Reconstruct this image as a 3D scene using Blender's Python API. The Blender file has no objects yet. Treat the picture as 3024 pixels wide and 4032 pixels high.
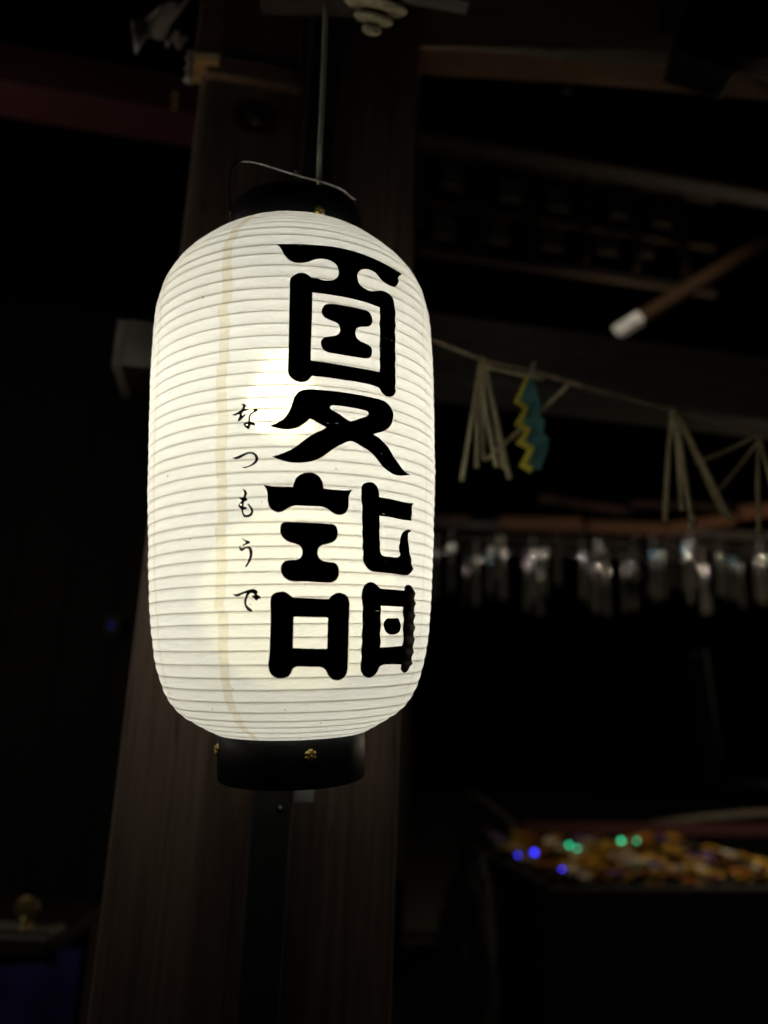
import bpy, bmesh, math, random
from mathutils import Vector, Matrix, noise
from mathutils.geometry import delaunay_2d_cdt
random.seed(7)
R = math.radians
scene = bpy.context.scene
COL = scene.collection

# ------------------------------------------------------------------ camera
CAM = Vector((0.0, 0.0, 1.5))
ROWS = [(0.9992998084857362, -0.009866415298183941, 0.036090810596806064),
        (-0.037415140790471, -0.2635164991929417, 0.9639290232650564),
        (0.0, -0.9646044311023354, -0.2637011404938171)]
MCAM = Matrix(ROWS)                       # world -> camera
cd = bpy.data.cameras.new('camera'); cam = bpy.data.objects.new('camera', cd); COL.objects.link(cam)
cam.matrix_world = Matrix.Translation(CAM) @ MCAM.transposed().to_4x4()
cd.sensor_width = 36.0; cd.lens = 3028.0 / 4032.0 * 36.0
cd.clip_start = 0.02; cd.clip_end = 300
cd.dof.use_dof = True; cd.dof.focus_distance = 0.592; cd.dof.aperture_fstop = cd.lens / 10.0
cd.dof.aperture_blades = 0
scene.camera = cam

# ------------------------------------------------------------------ night sky, exposure
w = bpy.data.worlds.new('World'); scene.world = w; w.use_nodes = True
nt = w.node_tree; bg = nt.nodes['Background']
sk = nt.nodes.new('ShaderNodeTexSky'); sk.sky_type = 'NISHITA'; sk.sun_disc = False
sk.sun_elevation = R(-6); sk.sun_rotation = R(200)
nt.links.new(sk.outputs[0], bg.inputs[0]); bg.inputs[1].default_value = 0.002
vs = scene.view_settings
vs.view_transform = 'Standard'; vs.look = 'None'; vs.exposure = 0.0; vs.gamma = 1.0; vs.use_curve_mapping = False
cy = scene.cycles
cy.use_denoising = True; cy.max_bounces = 10; cy.diffuse_bounces = 6; cy.glossy_bounces = 4
cy.transmission_bounces = 8; cy.transparent_max_bounces = 12
cy.sample_clamp_indirect = 6.0; cy.caustics_reflective = False; cy.caustics_refractive = False

# lamps: the floodlight box, unseen eave and neighbour lamps, and an added courtyard fill
def lamp(name, kind, loc, energy, color, radius, aim=None, cone=None, blend=0.6):
    l = bpy.data.lights.new(name, kind); l.energy = energy; l.color = color; l.shadow_soft_size = radius
    o = bpy.data.objects.new(name, l); COL.objects.link(o); o.location = loc
    if aim is not None:
        o.rotation_euler = (Vector(aim) - Vector(loc)).to_track_quat('-Z', 'Y').to_euler()
        l.spot_size = cone; l.spot_blend = blend
    return o
FLOOD_W, EAVE_W, COURT_FILL_W, NEXT_W, BULB_W = 150.0, 1.2, 38.0, 7.5, 0.43

# ------------------------------------------------------------------ placing helpers
F = 3028.0
MT = MCAM.transposed()
def ray(px, py):
    return MT @ Vector(((px - 1512) / F, -(py - 2016) / F, -1.0))
def at(px, py, Y):                        # the point seen at a photo pixel, at ground distance Y
    d = ray(px, py); return CAM + d * (Y / d.y)
def at_z(px, py, z):
    d = ray(px, py); return CAM + d * ((z - CAM.z) / d.z)
def at_plane(px, py, P, n):
    d = ray(px, py); return CAM + d * ((P - CAM).dot(n) / d.dot(n))
def pix(P):
    q = MCAM @ (Vector(P) - CAM); return 1512 + F * q.x / -q.z, 2016 - F * q.y / -q.z
A0 = R(10.5)
LAT = Vector((math.cos(A0), math.sin(A0), 0)); DEP = Vector((-math.sin(A0), math.cos(A0), 0)); UP = Vector((0, 0, 1))

# ------------------------------------------------------------------ materials
MATS = {}
def nodes_of(m): m.use_nodes = True; return m.node_tree.nodes, m.node_tree.links
def N(nn, t, **k):
    n = nn.new(t)
    for a, b in k.items(): setattr(n, a, b)
    return n
def plain(name, col, rough=0.6, metal=0.0, var=0.15, scale=20.0, bump=0.0, spec=0.5):
    m = bpy.data.materials.new(name); nn, ln = nodes_of(m); p = nn['Principled BSDF']
    tc = N(nn, 'ShaderNodeTexCoord'); nz = N(nn, 'ShaderNodeTexNoise'); nz.inputs['Scale'].default_value = scale
    nz.inputs['Detail'].default_value = 5
    ln.new(tc.outputs['Object'], nz.inputs['Vector'])
    cr = N(nn, 'ShaderNodeValToRGB'); cr.color_ramp.elements[0].position = 0.3; cr.color_ramp.elements[1].position = 0.7
    cr.color_ramp.elements[0].color = (*[c * (1 - var) for c in col], 1); cr.color_ramp.elements[1].color = (*[min(1, c * (1 + var)) for c in col], 1)
    ln.new(nz.outputs[0], cr.inputs[0]); ln.new(cr.outputs[0], p.inputs['Base Color'])
    p.inputs['Roughness'].default_value = rough; p.inputs['Metallic'].default_value = metal
    p.inputs['Specular IOR Level'].default_value = spec
    if bump:
        b = N(nn, 'ShaderNodeBump'); b.inputs['Strength'].default_value = bump; b.inputs['Distance'].default_value = 0.002
        ln.new(nz.outputs[0], b.inputs['Height']); ln.new(b.outputs[0], p.inputs['Normal'])
    MATS[name] = m; return m
def wood(name, dark, light, axis=2, rough=0.65, fine=90.0):
    m = bpy.data.materials.new(name); nn, ln = nodes_of(m); p = nn['Principled BSDF']
    tc = N(nn, 'ShaderNodeTexCoord'); mp = N(nn, 'ShaderNodeMapping')
    s = [fine, fine, fine]; s[axis] = fine * 0.03; mp.inputs['Scale'].default_value = s
    ln.new(tc.outputs['Object'], mp.inputs[0])
    a = N(nn, 'ShaderNodeTexNoise'); a.inputs['Scale'].default_value = 1.0; a.inputs['Detail'].default_value = 6; a.inputs['Roughness'].default_value = 0.6
    ln.new(mp.outputs[0], a.inputs['Vector'])
    mp2 = N(nn, 'ShaderNodeMapping'); s2 = [9.0, 9.0, 9.0]; s2[axis] = 1.1; mp2.inputs['Scale'].default_value = s2
    ln.new(tc.outputs['Object'], mp2.inputs[0])
    b = N(nn, 'ShaderNodeTexNoise'); b.inputs['Scale'].default_value = 1.0; b.inputs['Detail'].default_value = 4; b.inputs['Distortion'].default_value = 0.6
    ln.new(mp2.outputs[0], b.inputs['Vector'])
    mx = N(nn, 'ShaderNodeMix'); mx.inputs[0].default_value = 0.45
    ln.new(a.outputs[0], mx.inputs[2]); ln.new(b.outputs[0], mx.inputs[3])
    cr = N(nn, 'ShaderNodeValToRGB'); cr.color_ramp.elements[0].position = 0.36; cr.color_ramp.elements[1].position = 0.66
    cr.color_ramp.elements[0].color = (*dark, 1); cr.color_ramp.elements[1].color = (*light, 1)
    ln.new(mx.outputs[0], cr.inputs[0])
    # drying cracks: long thin dark lines along the grain
    mp3 = N(nn, 'ShaderNodeMapping'); s3 = [38.0, 38.0, 38.0]; s3[axis] = 0.9; mp3.inputs['Scale'].default_value = s3
    ln.new(tc.outputs['Object'], mp3.inputs[0])
    ck = N(nn, 'ShaderNodeTexNoise'); ck.inputs['Scale'].default_value = 1.0; ck.inputs['Detail'].default_value = 2; ln.new(mp3.outputs[0], ck.inputs['Vector'])
    k1 = N(nn, 'ShaderNodeMath', operation='SUBTRACT'); ln.new(ck.outputs[0], k1.inputs[0]); k1.inputs[1].default_value = 0.5
    k2 = N(nn, 'ShaderNodeMath', operation='ABSOLUTE'); ln.new(k1.outputs[0], k2.inputs[0])
    k3 = N(nn, 'ShaderNodeMath', operation='LESS_THAN'); ln.new(k2.outputs[0], k3.inputs[0]); k3.inputs[1].default_value = 0.006
    k4 = N(nn, 'ShaderNodeMath', operation='MULTIPLY'); ln.new(k3.outputs[0], k4.inputs[0]); k4.inputs[1].default_value = 0.6
    dk = N(nn, 'ShaderNodeMix', data_type='RGBA'); ln.new(k4.outputs[0], dk.inputs[0]); ln.new(cr.outputs[0], dk.inputs[6]); dk.inputs[7].default_value = (*[c * 0.3 for c in dark], 1)
    ln.new(dk.outputs[2], p.inputs['Base Color'])
    p.inputs['Roughness'].default_value = rough; p.inputs['Specular IOR Level'].default_value = 0.3
    bp = N(nn, 'ShaderNodeBump'); bp.inputs['Strength'].default_value = 0.35; bp.inputs['Distance'].default_value = 0.0015
    ln.new(a.outputs[0], bp.inputs['Height']); ln.new(bp.outputs[0], p.inputs['Normal'])
    MATS[name] = m; return m
def emit(name, col, strength):
    m = bpy.data.materials.new(name); nn, ln = nodes_of(m); p = nn['Principled BSDF']
    p.inputs['Base Color'].default_value = (*col, 1); p.inputs['Emission Color'].default_value = (*col, 1)
    p.inputs['Emission Strength'].default_value = strength; MATS[name] = m; return m

def paper_node_masks(nn, ln):
    """u = angle (rad), v = rib count; returns (uv separate node, rib distance 0 at a rib)"""
    uv = N(nn, 'ShaderNodeUVMap'); sp = N(nn, 'ShaderNodeSeparateXYZ'); ln.new(uv.outputs[0], sp.inputs[0])
    fr = N(nn, 'ShaderNodeMath', operation='FRACT'); ln.new(sp.outputs[1], fr.inputs[0])
    s1 = N(nn, 'ShaderNodeMath', operation='SUBTRACT'); ln.new(fr.outputs[0], s1.inputs[0]); s1.inputs[1].default_value = 0.5
    ab = N(nn, 'ShaderNodeMath', operation='ABSOLUTE'); ln.new(s1.outputs[0], ab.inputs[0])
    d = N(nn, 'ShaderNodeMath', operation='SUBTRACT'); d.inputs[0].default_value = 0.5; ln.new(ab.outputs[0], d.inputs[1])
    return uv, sp, fr.outputs[0], d.outputs[0]
def math1(nn, ln, op, a, b=None, clamp=False):
    n = N(nn, 'ShaderNodeMath', operation=op); n.use_clamp = clamp
    for i, x in enumerate((a, b)):
        if x is None: continue
        if isinstance(x, (int, float)): n.inputs[i].default_value = x
        else: ln.new(x, n.inputs[i])
    return n.outputs[0]
def noise_uv(nn, ln, uv, sx, sy, detail=3, rough=0.5, dist=0.0):
    mp = N(nn, 'ShaderNodeMapping'); mp.inputs['Scale'].default_value = (sx, sy, 1); ln.new(uv.outputs[0], mp.inputs[0])
    n = N(nn, 'ShaderNodeTexNoise'); n.inputs['Scale'].default_value = 1; n.inputs['Detail'].default_value = detail
    n.inputs['Roughness'].default_value = rough; n.inputs['Distortion'].default_value = dist
    ln.new(mp.outputs[0], n.inputs['Vector']); return n.outputs[0]
def mixcol(nn, ln, fac, a, b, blend='MIX'):
    m = N(nn, 'ShaderNodeMix', data_type='RGBA', blend_type=blend)
    for i, x in ((0, fac), (6, a), (7, b)):
        if isinstance(x, (int, float)): m.inputs[i].default_value = x
        elif isinstance(x, tuple): m.inputs[i].default_value = (*x, 1)
        else: ln.new(x, m.inputs[i])
    return m.outputs[2]
SEAMS = [(-19.6, 0.036, 1.0), (-57.5, 0.026, 0.55), (66.5, 0.016, 0.5), (108.0, 0.03, 0.8), (152.0, 0.03, 0.8), (200.0, 0.03, 0.8), (250.0, 0.03, 0.8)]
def paper_mat():
    m = bpy.data.materials.new('lantern_paper'); nn, ln = nodes_of(m); nn.remove(nn['Principled BSDF'])
    out = nn['Material Output']
    uv, sp, fr, rd = paper_node_masks(nn, ln)
    u, v = sp.outputs[0], sp.outputs[1]
    streak = noise_uv(nn, ln, uv, 2.2, 5.0, 5, 0.6)
    fibre = noise_uv(nn, ln, uv, 60.0, 9.0, 4, 0.65)
    blotch = noise_uv(nn, ln, uv, 3.0, 0.35, 4, 0.6)
    fl = math1(nn, ln, 'FLOOR', v); wn = N(nn, 'ShaderNodeTexWhiteNoise', noise_dimensions='1D'); ln.new(fl, wn.inputs['W'])
    # seams: overlapping strips of paper running up the lantern, edges a little ragged
    wob = math1(nn, ln, 'MULTIPLY', math1(nn, ln, 'SUBTRACT', noise_uv(nn, ln, uv, 1.5, 0.5, 2), 0.5), 0.05)
    jag = math1(nn, ln, 'MULTIPLY', math1(nn, ln, 'SUBTRACT', wn.outputs[0], 0.5), 0.022)
    uu = math1(nn, ln, 'ADD', math1(nn, ln, 'ADD', u, wob), jag)
    seam = None
    for deg, hw, st in SEAMS:
        d = math1(nn, ln, 'ABSOLUTE', math1(nn, ln, 'SUBTRACT', uu, R(deg)))
        k = math1(nn, ln, 'MULTIPLY', math1(nn, ln, 'MULTIPLY', math1(nn, ln, 'SUBTRACT', hw, d), 260.0, True), st)
        seam = k if seam is None else math1(nn, ln, 'MAXIMUM', seam, k)
    seamtone = math1(nn, ln, 'MULTIPLY', seam, math1(nn, ln, 'ADD', math1(nn, ln, 'MULTIPLY', noise_uv(nn, ln, uv, 14.0, 2.4, 4, 0.7), 1.5), 0.05))
    base = (0.93, 0.925, 0.90)
    c = mixcol(nn, ln, math1(nn, ln, 'MULTIPLY', streak, 0.28), base, (0.85, 0.83, 0.77))
    c = mixcol(nn, ln, math1(nn, ln, 'MULTIPLY', math1(nn, ln, 'SUBTRACT', fibre, 0.35, True), 0.35), c, (0.84, 0.82, 0.76))
    c = mixcol(nn, ln, math1(nn, ln, 'MULTIPLY', math1(nn, ln, 'MULTIPLY', math1(nn, ln, 'SUBTRACT', blotch, 0.52, True), 4.0, True), 0.3), c, (0.88, 0.84, 0.72))
    c = mixcol(nn, ln, math1(nn, ln, 'MULTIPLY', wn.outputs[0], 0.10), c, (0.82, 0.80, 0.74))
    c = mixcol(nn, ln, math1(nn, ln, 'MULTIPLY', seamtone, 0.60), c, (0.68, 0.58, 0.38))
    # small brown specks, denser near the bottom
    vo = N(nn, 'ShaderNodeTexVoronoi'); mp = N(nn, 'ShaderNodeMapping'); mp.inputs['Scale'].default_value = (14, 1.1, 1)
    ln.new(uv.outputs[0], mp.inputs[0]); ln.new(mp.outputs[0], vo.inputs['Vector']); vo.inputs['Scale'].default_value = 1.0
    sps = N(nn, 'ShaderNodeSeparateColor'); ln.new(vo.outputs['Color'], sps.inputs[0])
    keep = math1(nn, ln, 'GREATER_THAN', sps.outputs[0], 0.72)
    size = math1(nn, ln, 'MULTIPLY', math1(nn, ln, 'POWER', sps.outputs[1], 2.0), 0.16)
    dot = math1(nn, ln, 'MULTIPLY', math1(nn, ln, 'LESS_THAN', vo.outputs['Distance'], size), keep)
    c = mixcol(nn, ln, math1(nn, ln, 'MULTIPLY', dot, 0.55), c, (0.30, 0.20, 0.10))
    # paper colour darkens along each rib
    rib = math1(nn, ln, 'SUBTRACT', 1.0, math1(nn, ln, 'MULTIPLY', rd, 16.0, True))
    c = mixcol(nn, ln, math1(nn, ln, 'MULTIPLY', rib, 0.14), c, (0.40, 0.34, 0.24))
    di = N(nn, 'ShaderNodeBsdfDiffuse'); tr = N(nn, 'ShaderNodeBsdfTranslucent')
    ln.new(c, di.inputs[0]); ln.new(c, tr.inputs[0])
    hgt = math1(nn, ln, 'ADD', math1(nn, ln, 'MULTIPLY', fibre, 0.5), math1(nn, ln, 'MULTIPLY', noise_uv(nn, ln, uv, 9.0, 1.7, 3, 0.5, 0.8), 1.0))
    bp = N(nn, 'ShaderNodeBump'); bp.inputs['Strength'].default_value = 0.30; bp.inputs['Distance'].default_value = 0.002
    ln.new(hgt, bp.inputs['Height'])
    ln.new(bp.outputs[0], di.inputs['Normal']); ln.new(bp.outputs[0], tr.inputs['Normal'])
    mx = N(nn, 'ShaderNodeMixShader'); mx.inputs[0].default_value = 0.30
    ln.new(di.outputs[0], mx.inputs[1]); ln.new(tr.outputs[0], mx.inputs[2])
    # a little light passes the fibres nearly straight: the bulb shows through as a soft bright spot
    rf = N(nn, 'ShaderNodeBsdfRefraction'); rf.inputs['IOR'].default_value = 1.12; rf.inputs['Roughness'].default_value = 0.44
    rf.inputs['Color'].default_value = (1.0, 0.86, 0.40, 1)
    mx2 = N(nn, 'ShaderNodeMixShader'); mx2.inputs[0].default_value = 0.055
    ln.new(mx.outputs[0], mx2.inputs[1]); ln.new(rf.outputs[0], mx2.inputs[2])
    ln.new(mx2.outputs[0], out.inputs[0]); MATS['paper'] = m; return m
def ink_mat():
    m = bpy.data.materials.new('black_ink'); nn, ln = nodes_of(m); p = nn['Principled BSDF']
    uv, sp, fr, rd = paper_node_masks(nn, ln)
    p.inputs['Base Color'].default_value = (0.006, 0.006, 0.006, 1); p.inputs['Roughness'].default_value = 0.42
    rib = math1(nn, ln, 'LESS_THAN', rd, 0.05)
    worn = math1(nn, ln, 'GREATER_THAN', noise_uv(nn, ln, uv, 5.0, 1.0, 4, 0.7), 0.62)
    tr = N(nn, 'ShaderNodeBsdfTranslucent'); tr.inputs[0].default_value = (0.5, 0.48, 0.42, 1)
    mx = N(nn, 'ShaderNodeMixShader'); ln.new(math1(nn, ln, 'MULTIPLY', math1(nn, ln, 'MULTIPLY', rib, worn), 0.5), mx.inputs[0])
    ln.new(p.outputs[0], mx.inputs[1]); ln.new(tr.outputs[0], mx.inputs[2])
    ln.new(mx.outputs[0], nn['Material Output'].inputs[0]); MATS['ink'] = m; return m
def glass_mat(name, tint):
    m = bpy.data.materials.new(name); nn, ln = nodes_of(m); nn.remove(nn['Principled BSDF'])
    t = N(nn, 'ShaderNodeBsdfTransparent'); t.inputs[0].default_value = (*tint, 1)
    g = N(nn, 'ShaderNodeBsdfGlossy'); g.inputs['Roughness'].default_value = 0.085; g.inputs[0].default_value = (*tint, 1)
    d = N(nn, 'ShaderNodeBsdfDiffuse'); d.inputs[0].default_value = (*[c * 0.5 for c in tint], 1)
    fz = N(nn, 'ShaderNodeLayerWeight'); fz.inputs[0].default_value = 0.35
    a = N(nn, 'ShaderNodeMixShader'); a.inputs[0].default_value = 0.006; ln.new(t.outputs[0], a.inputs[1]); ln.new(d.outputs[0], a.inputs[2])
    b = N(nn, 'ShaderNodeMixShader'); ln.new(math1(nn, ln, 'ADD', math1(nn, ln, 'MULTIPLY', fz.outputs[1], 0.2), 0.62), b.inputs[0])
    ln.new(a.outputs[0], b.inputs[1]); ln.new(g.outputs[0], b.inputs[2])
    ln.new(b.outputs[0], nn['Material Output'].inputs[0]); MATS[name] = m; return m
paper_mat(); ink_mat()
wood('pillar_wood', (0.085, 0.056, 0.042), (0.26, 0.18, 0.137), 2)
wood('warm_wood', (0.26, 0.145, 0.085), (0.46, 0.28, 0.17), 0)
wood('grey_wood', (0.17, 0.165, 0.15), (0.29, 0.28, 0.25), 0)
wood('beam_wood', (0.16, 0.09, 0.055), (0.32, 0.19, 0.12), 0)
wood('dark_wood', (0.035, 0.024, 0.018), (0.07, 0.048, 0.035), 0)
wood('red_wood', (0.05, 0.014, 0.015), (0.085, 0.024, 0.024), 0)
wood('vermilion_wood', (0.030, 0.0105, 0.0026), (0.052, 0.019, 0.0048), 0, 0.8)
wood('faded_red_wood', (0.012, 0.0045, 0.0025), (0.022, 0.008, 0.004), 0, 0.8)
wood('pale_wood', (0.42, 0.37, 0.28), (0.62, 0.56, 0.45), 0)
wood('lit_underside_wood', (0.42, 0.23, 0.08), (0.62, 0.37, 0.15), 0)  # lantern light put into the colour: brighter wood for the bracket underside
plain('lacquer', (0.007, 0.007, 0.008), 0.5, 0, 0.3, 60, 0.15, 0.25)
plain('black_metal', (0.012, 0.012, 0.013), 0.55)
plain('wire', (0.11, 0.107, 0.10), 0.3, 1.0)
plain('brass', (0.50, 0.39, 0.13), 0.32, 1.0, 0.2, 300)
plain('old_brass', (0.30, 0.22, 0.10), 0.5, 1.0, 0.3, 60)
plain('cord_plastic', (0.88, 0.85, 0.76), 0.55, 0, 0.08)
plain('bamboo_rib', (0.34, 0.26, 0.17), 0.7)
plain('knob_wood', (0.40, 0.35, 0.22), 0.6, 0, 0.25, 130, 0.08)
plain('straw', (0.72, 0.64, 0.40), 0.8, 0, 0.25, 80, 0.5)
plain('rope_straw', (0.46, 0.37, 0.25), 0.85, 0, 0.3, 60, 0.6)
plain('white_paper', (0.86, 0.83, 0.80), 0.8, 0, 0.06, 30)
plain('yellow_paper', (0.85, 0.76, 0.10), 0.8, 0, 0.06, 30)
plain('teal_paper', (0.20, 0.56, 0.60), 0.8, 0, 0.1, 30)
plain('slip_paper', (0.008, 0.008, 0.0045), 0.85, 0, 0.2, 6)
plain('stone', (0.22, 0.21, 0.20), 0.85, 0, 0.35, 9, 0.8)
plain('paving', (0.16, 0.155, 0.15), 0.8, 0, 0.3, 6, 0.5)
plain('dull_brass', (0.13, 0.10, 0.055), 0.6, 1.0, 0.3, 60); plain('old_bamboo', (0.10, 0.09, 0.07), 0.8)
plain('navy_cloth', (0.006, 0.005, 0.10), 0.85, 0, 0.2, 14, 0.3)
plain('grey_metal', (0.30, 0.31, 0.33), 0.5, 0.6); plain('dull_pipe', (0.022, 0.024, 0.026), 0.95, 0, 0.1, 20, 0, 0.1); plain('pale_tip_tone', (0.085, 0.08, 0.07), 0.8, 0, 0.7, 45, 0.6)
plain('dark_stone', (0.007, 0.007, 0.0065), 0.85, 0, 0.35, 9, 0.8); wood('rafter_wood', (0.006, 0.0030, 0.0014), (0.013, 0.0068, 0.0032), 0, 0.95); MATS['rafter_wood'].node_tree.nodes['Principled BSDF'].inputs['Specular IOR Level'].default_value = 0.03; wood('near_black_wood', (0.010, 0.008, 0.007), (0.022, 0.016, 0.013), 1)  # near black wood is one even dark tone for boards and frames
plain('gravel', (0.10, 0.095, 0.09), 0.9, 0, 0.4, 40, 0.8)
plain('white_paint', (0.30, 0.295, 0.26), 0.75, 0, 0.2, 14, 0.3)
plain('plaster', (0.10, 0.10, 0.085), 0.85, 0, 0.15, 5)
plain('socket', (0.6, 0.6, 0.58), 0.5)
glass_mat('clear_glass', (0.95, 0.96, 0.97)); glass_mat('blue_glass', (0.45, 0.75, 0.95))
for nm, c in (('petal_yellow', (0.62, 0.40, 0.04)), ('petal_white', (0.62, 0.58, 0.52)), ('petal_orange', (0.60, 0.24, 0.03)), ('petal_violet', (0.22, 0.13, 0.42)), ('leaf_green', (0.06, 0.10, 0.03))):
    plain(nm, c, 0.75, 0, 0.2, 40)
mw = bpy.data.materials.new('basin_water'); nn, ln = nodes_of(mw); nn['Principled BSDF'].inputs['Base Color'].default_value = (0.01, 0.015, 0.015, 1)
nn['Principled BSDF'].inputs['Roughness'].default_value = 0.06; MATS['water'] = mw
emit('led_green', (0.03, 1.0, 0.48), 2.2); emit('led_blue', (0.03, 0.035, 1.0), 5.0)
emit('led_dim', (0.03, 0.06, 1.0), 0.12)
emit('bulb_glass', (0.97, 0.975, 0.90), 1.0); emit('fill_globe_glow', (0.96, 0.975, 0.93), 1.0)

# ------------------------------------------------------------------ mesh helpers
def tag(o, label=None, cat=None, group=None, kind=None):
    if label: o['label'] = label
    if cat: o['category'] = cat
    if group: o['group'] = group
    if kind: o['kind'] = kind
    return o
def empty(name, loc=(0, 0, 0), mat=None):
    o = bpy.data.objects.new(name, None); COL.objects.link(o)
    o.empty_display_size = 0.05
    o.matrix_world = mat if mat is not None else Matrix.Translation(Vector(loc))
    return o
class MB:
    def __init__(s): s.v = []; s.f = []; s.uv = []
    def add(s, vs, fs):
        k = len(s.v); s.v += [tuple(x) for x in vs]; s.f += [tuple(i + k for i in f) for f in fs]; return s
    def box(s, c, h, X=Vector((1, 0, 0)), Y=Vector((0, 1, 0)), Z=Vector((0, 0, 1))):
        c = Vector(c); vs = [c + X * (h[0] * a) + Y * (h[1] * b) + Z * (h[2] * d) for d in (-1, 1) for b in (-1, 1) for a in (-1, 1)]
        return s.add(vs, [(0, 2, 3, 1), (4, 5, 7, 6), (0, 1, 5, 4), (2, 6, 7, 3), (0, 4, 6, 2), (1, 3, 7, 5)])
    def tube(s, pts, r, n=8, caps=True, flat=1.0):
        pts = [Vector(p) for p in pts]; rs = r if isinstance(r, (list, tuple)) else [r] * len(pts)
        up = None; k = len(s.v); vs = []; fs = []
        for i, p in enumerate(pts):
            t = (pts[min(i + 1, len(pts) - 1)] - pts[max(i - 1, 0)]).normalized()
            if up is None:
                up = t.orthogonal().normalized()
            up = (up - t * up.dot(t)).normalized(); sd = t.cross(up)
            for j in range(n):
                a = 2 * math.pi * j / n; vs.append(p + up * (rs[i] * math.cos(a)) + sd * (rs[i] * flat * math.sin(a)))
        for i in range(len(pts) - 1):
            for j in range(n):
                fs.append((i * n + j, i * n + (j + 1) % n, (i + 1) * n + (j + 1) % n, (i + 1) * n + j))
        if caps:
            fs.append(tuple(reversed(range(n)))); fs.append(tuple((len(pts) - 1) * n + j for j in range(n)))
        return s.add(vs, fs)
    def lathe(s, prof, n=32, C=Vector((0, 0, 0)), X=Vector((1, 0, 0)), Y=Vector((0, 1, 0)), Z=Vector((0, 0, 1)), close=False):
        C = Vector(C); vs = []; fs = []; m = len(prof)
        for (r, z) in prof:
            for j in range(n):
                a = 2 * math.pi * j / n; vs.append(C + X * (r * math.cos(a)) + Y * (r * math.sin(a)) + Z * z)
        for i in range(m if close else m - 1):
            i2 = (i + 1) % m
            for j in range(n):
                fs.append((i * n + j, i * n + (j + 1) % n, i2 * n + (j + 1) % n, i2 * n + j))
        return s.add(vs, fs)
    def sheet(s, rows, thick, nrm):
        """a solid sheet: grid rows of points, thickened along nrm"""
        a = [[Vector(p) for p in r] for r in rows]; h, wd = len(a), len(a[0]); nrm = Vector(nrm)
        vs = [p for r in a for p in r] + [p + nrm * thick for r in a for p in r]; o = h * wd; fs = []
        for i in range(h - 1):
            for j in range(wd - 1):
                q = (i * wd + j, i * wd + j + 1, (i + 1) * wd + j + 1, (i + 1) * wd + j)
                fs.append(q); fs.append(tuple(x + o for x in reversed(q)))
        bd = [(0, j) for j in range(wd)] + [(i, wd - 1) for i in range(1, h)] + [(h - 1, j) for j in range(wd - 2, -1, -1)] + [(i, 0) for i in range(h - 2, 0, -1)]
        for q in range(len(bd)):
            x = bd[q][0] * wd + bd[q][1]; y = bd[(q + 1) % len(bd)][0] * wd + bd[(q + 1) % len(bd)][1]
            fs.append((y, x, x + o, y + o))
        return s.add(vs, fs)
    def build(s, name, mat, parent=None, smooth=False, bevel=0.0, local=False, fix=True):
        vs = s.v
        if parent is not None and not local:
            M = parent.matrix_world.inverted(); vs = [tuple(M @ Vector(p)) for p in vs]
        me = bpy.data.meshes.new(name); me.from_pydata(vs, [], s.f)
        if fix:
            b = bmesh.new(); b.from_mesh(me); bmesh.ops.recalc_face_normals(b, faces=b.faces); b.to_mesh(me); b.free()
        me.materials.append(MATS[mat] if isinstance(mat, str) else mat)
        if smooth: me.polygons.foreach_set('use_smooth', [True] * len(me.polygons))
        o = bpy.data.objects.new(name, me); COL.objects.link(o)
        if parent is not None: o.parent = parent
        if bevel:
            md = o.modifiers.new('bevel', 'BEVEL'); md.width = bevel; md.segments = 2; md.limit_method = 'ANGLE'
        return o
def framed(name, C, X, Y, Z):
    M = Matrix((X, Y, Z)).transposed().to_4x4(); M.translation = Vector(C); return M
def beam(name, P0, P1, h, d, mat, bevel=0.004, parent=None, upv=UP):
    """a squared timber from P0 to P1 (centre line), height h, depth d, grain along its own X"""
    P0, P1 = Vector(P0), Vector(P1); X = (P1 - P0).normalized(); Y = upv.cross(X).normalized(); Z = X.cross(Y)
    o = MB().box((0, 0, 0), ((P1 - P0).length / 2, d / 2, h / 2)).build(name, mat, None, bevel=bevel)
    M = framed(name, (P0 + P1) / 2, X, Y, Z)
    if parent is not None:
        o.parent = parent; o.matrix_basis = parent.matrix_world.inverted() @ M
    else: o.matrix_world = M
    return o
def copy_tree(o, parent=None):
    c = o.copy(); COL.objects.link(c)
    if parent is not None: c.parent = parent
    for ch in list(o.children): copy_tree(ch, c)
    return c
def smooth_path(P, n=6):
    out = []
    for i in range(len(P) - 1):
        a, b_, c, d = P[max(i - 1, 0)], P[i], P[i + 1], P[min(i + 2, len(P) - 1)]
        for k in range(n):
            t = k / n
            out.append(0.5 * ((2 * b_) + (c - a) * t + (2 * a - 5 * b_ + 4 * c - d) * t * t + (3 * b_ - a - 3 * c + d) * t ** 3))
    out.append(P[-1]); return out

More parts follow.
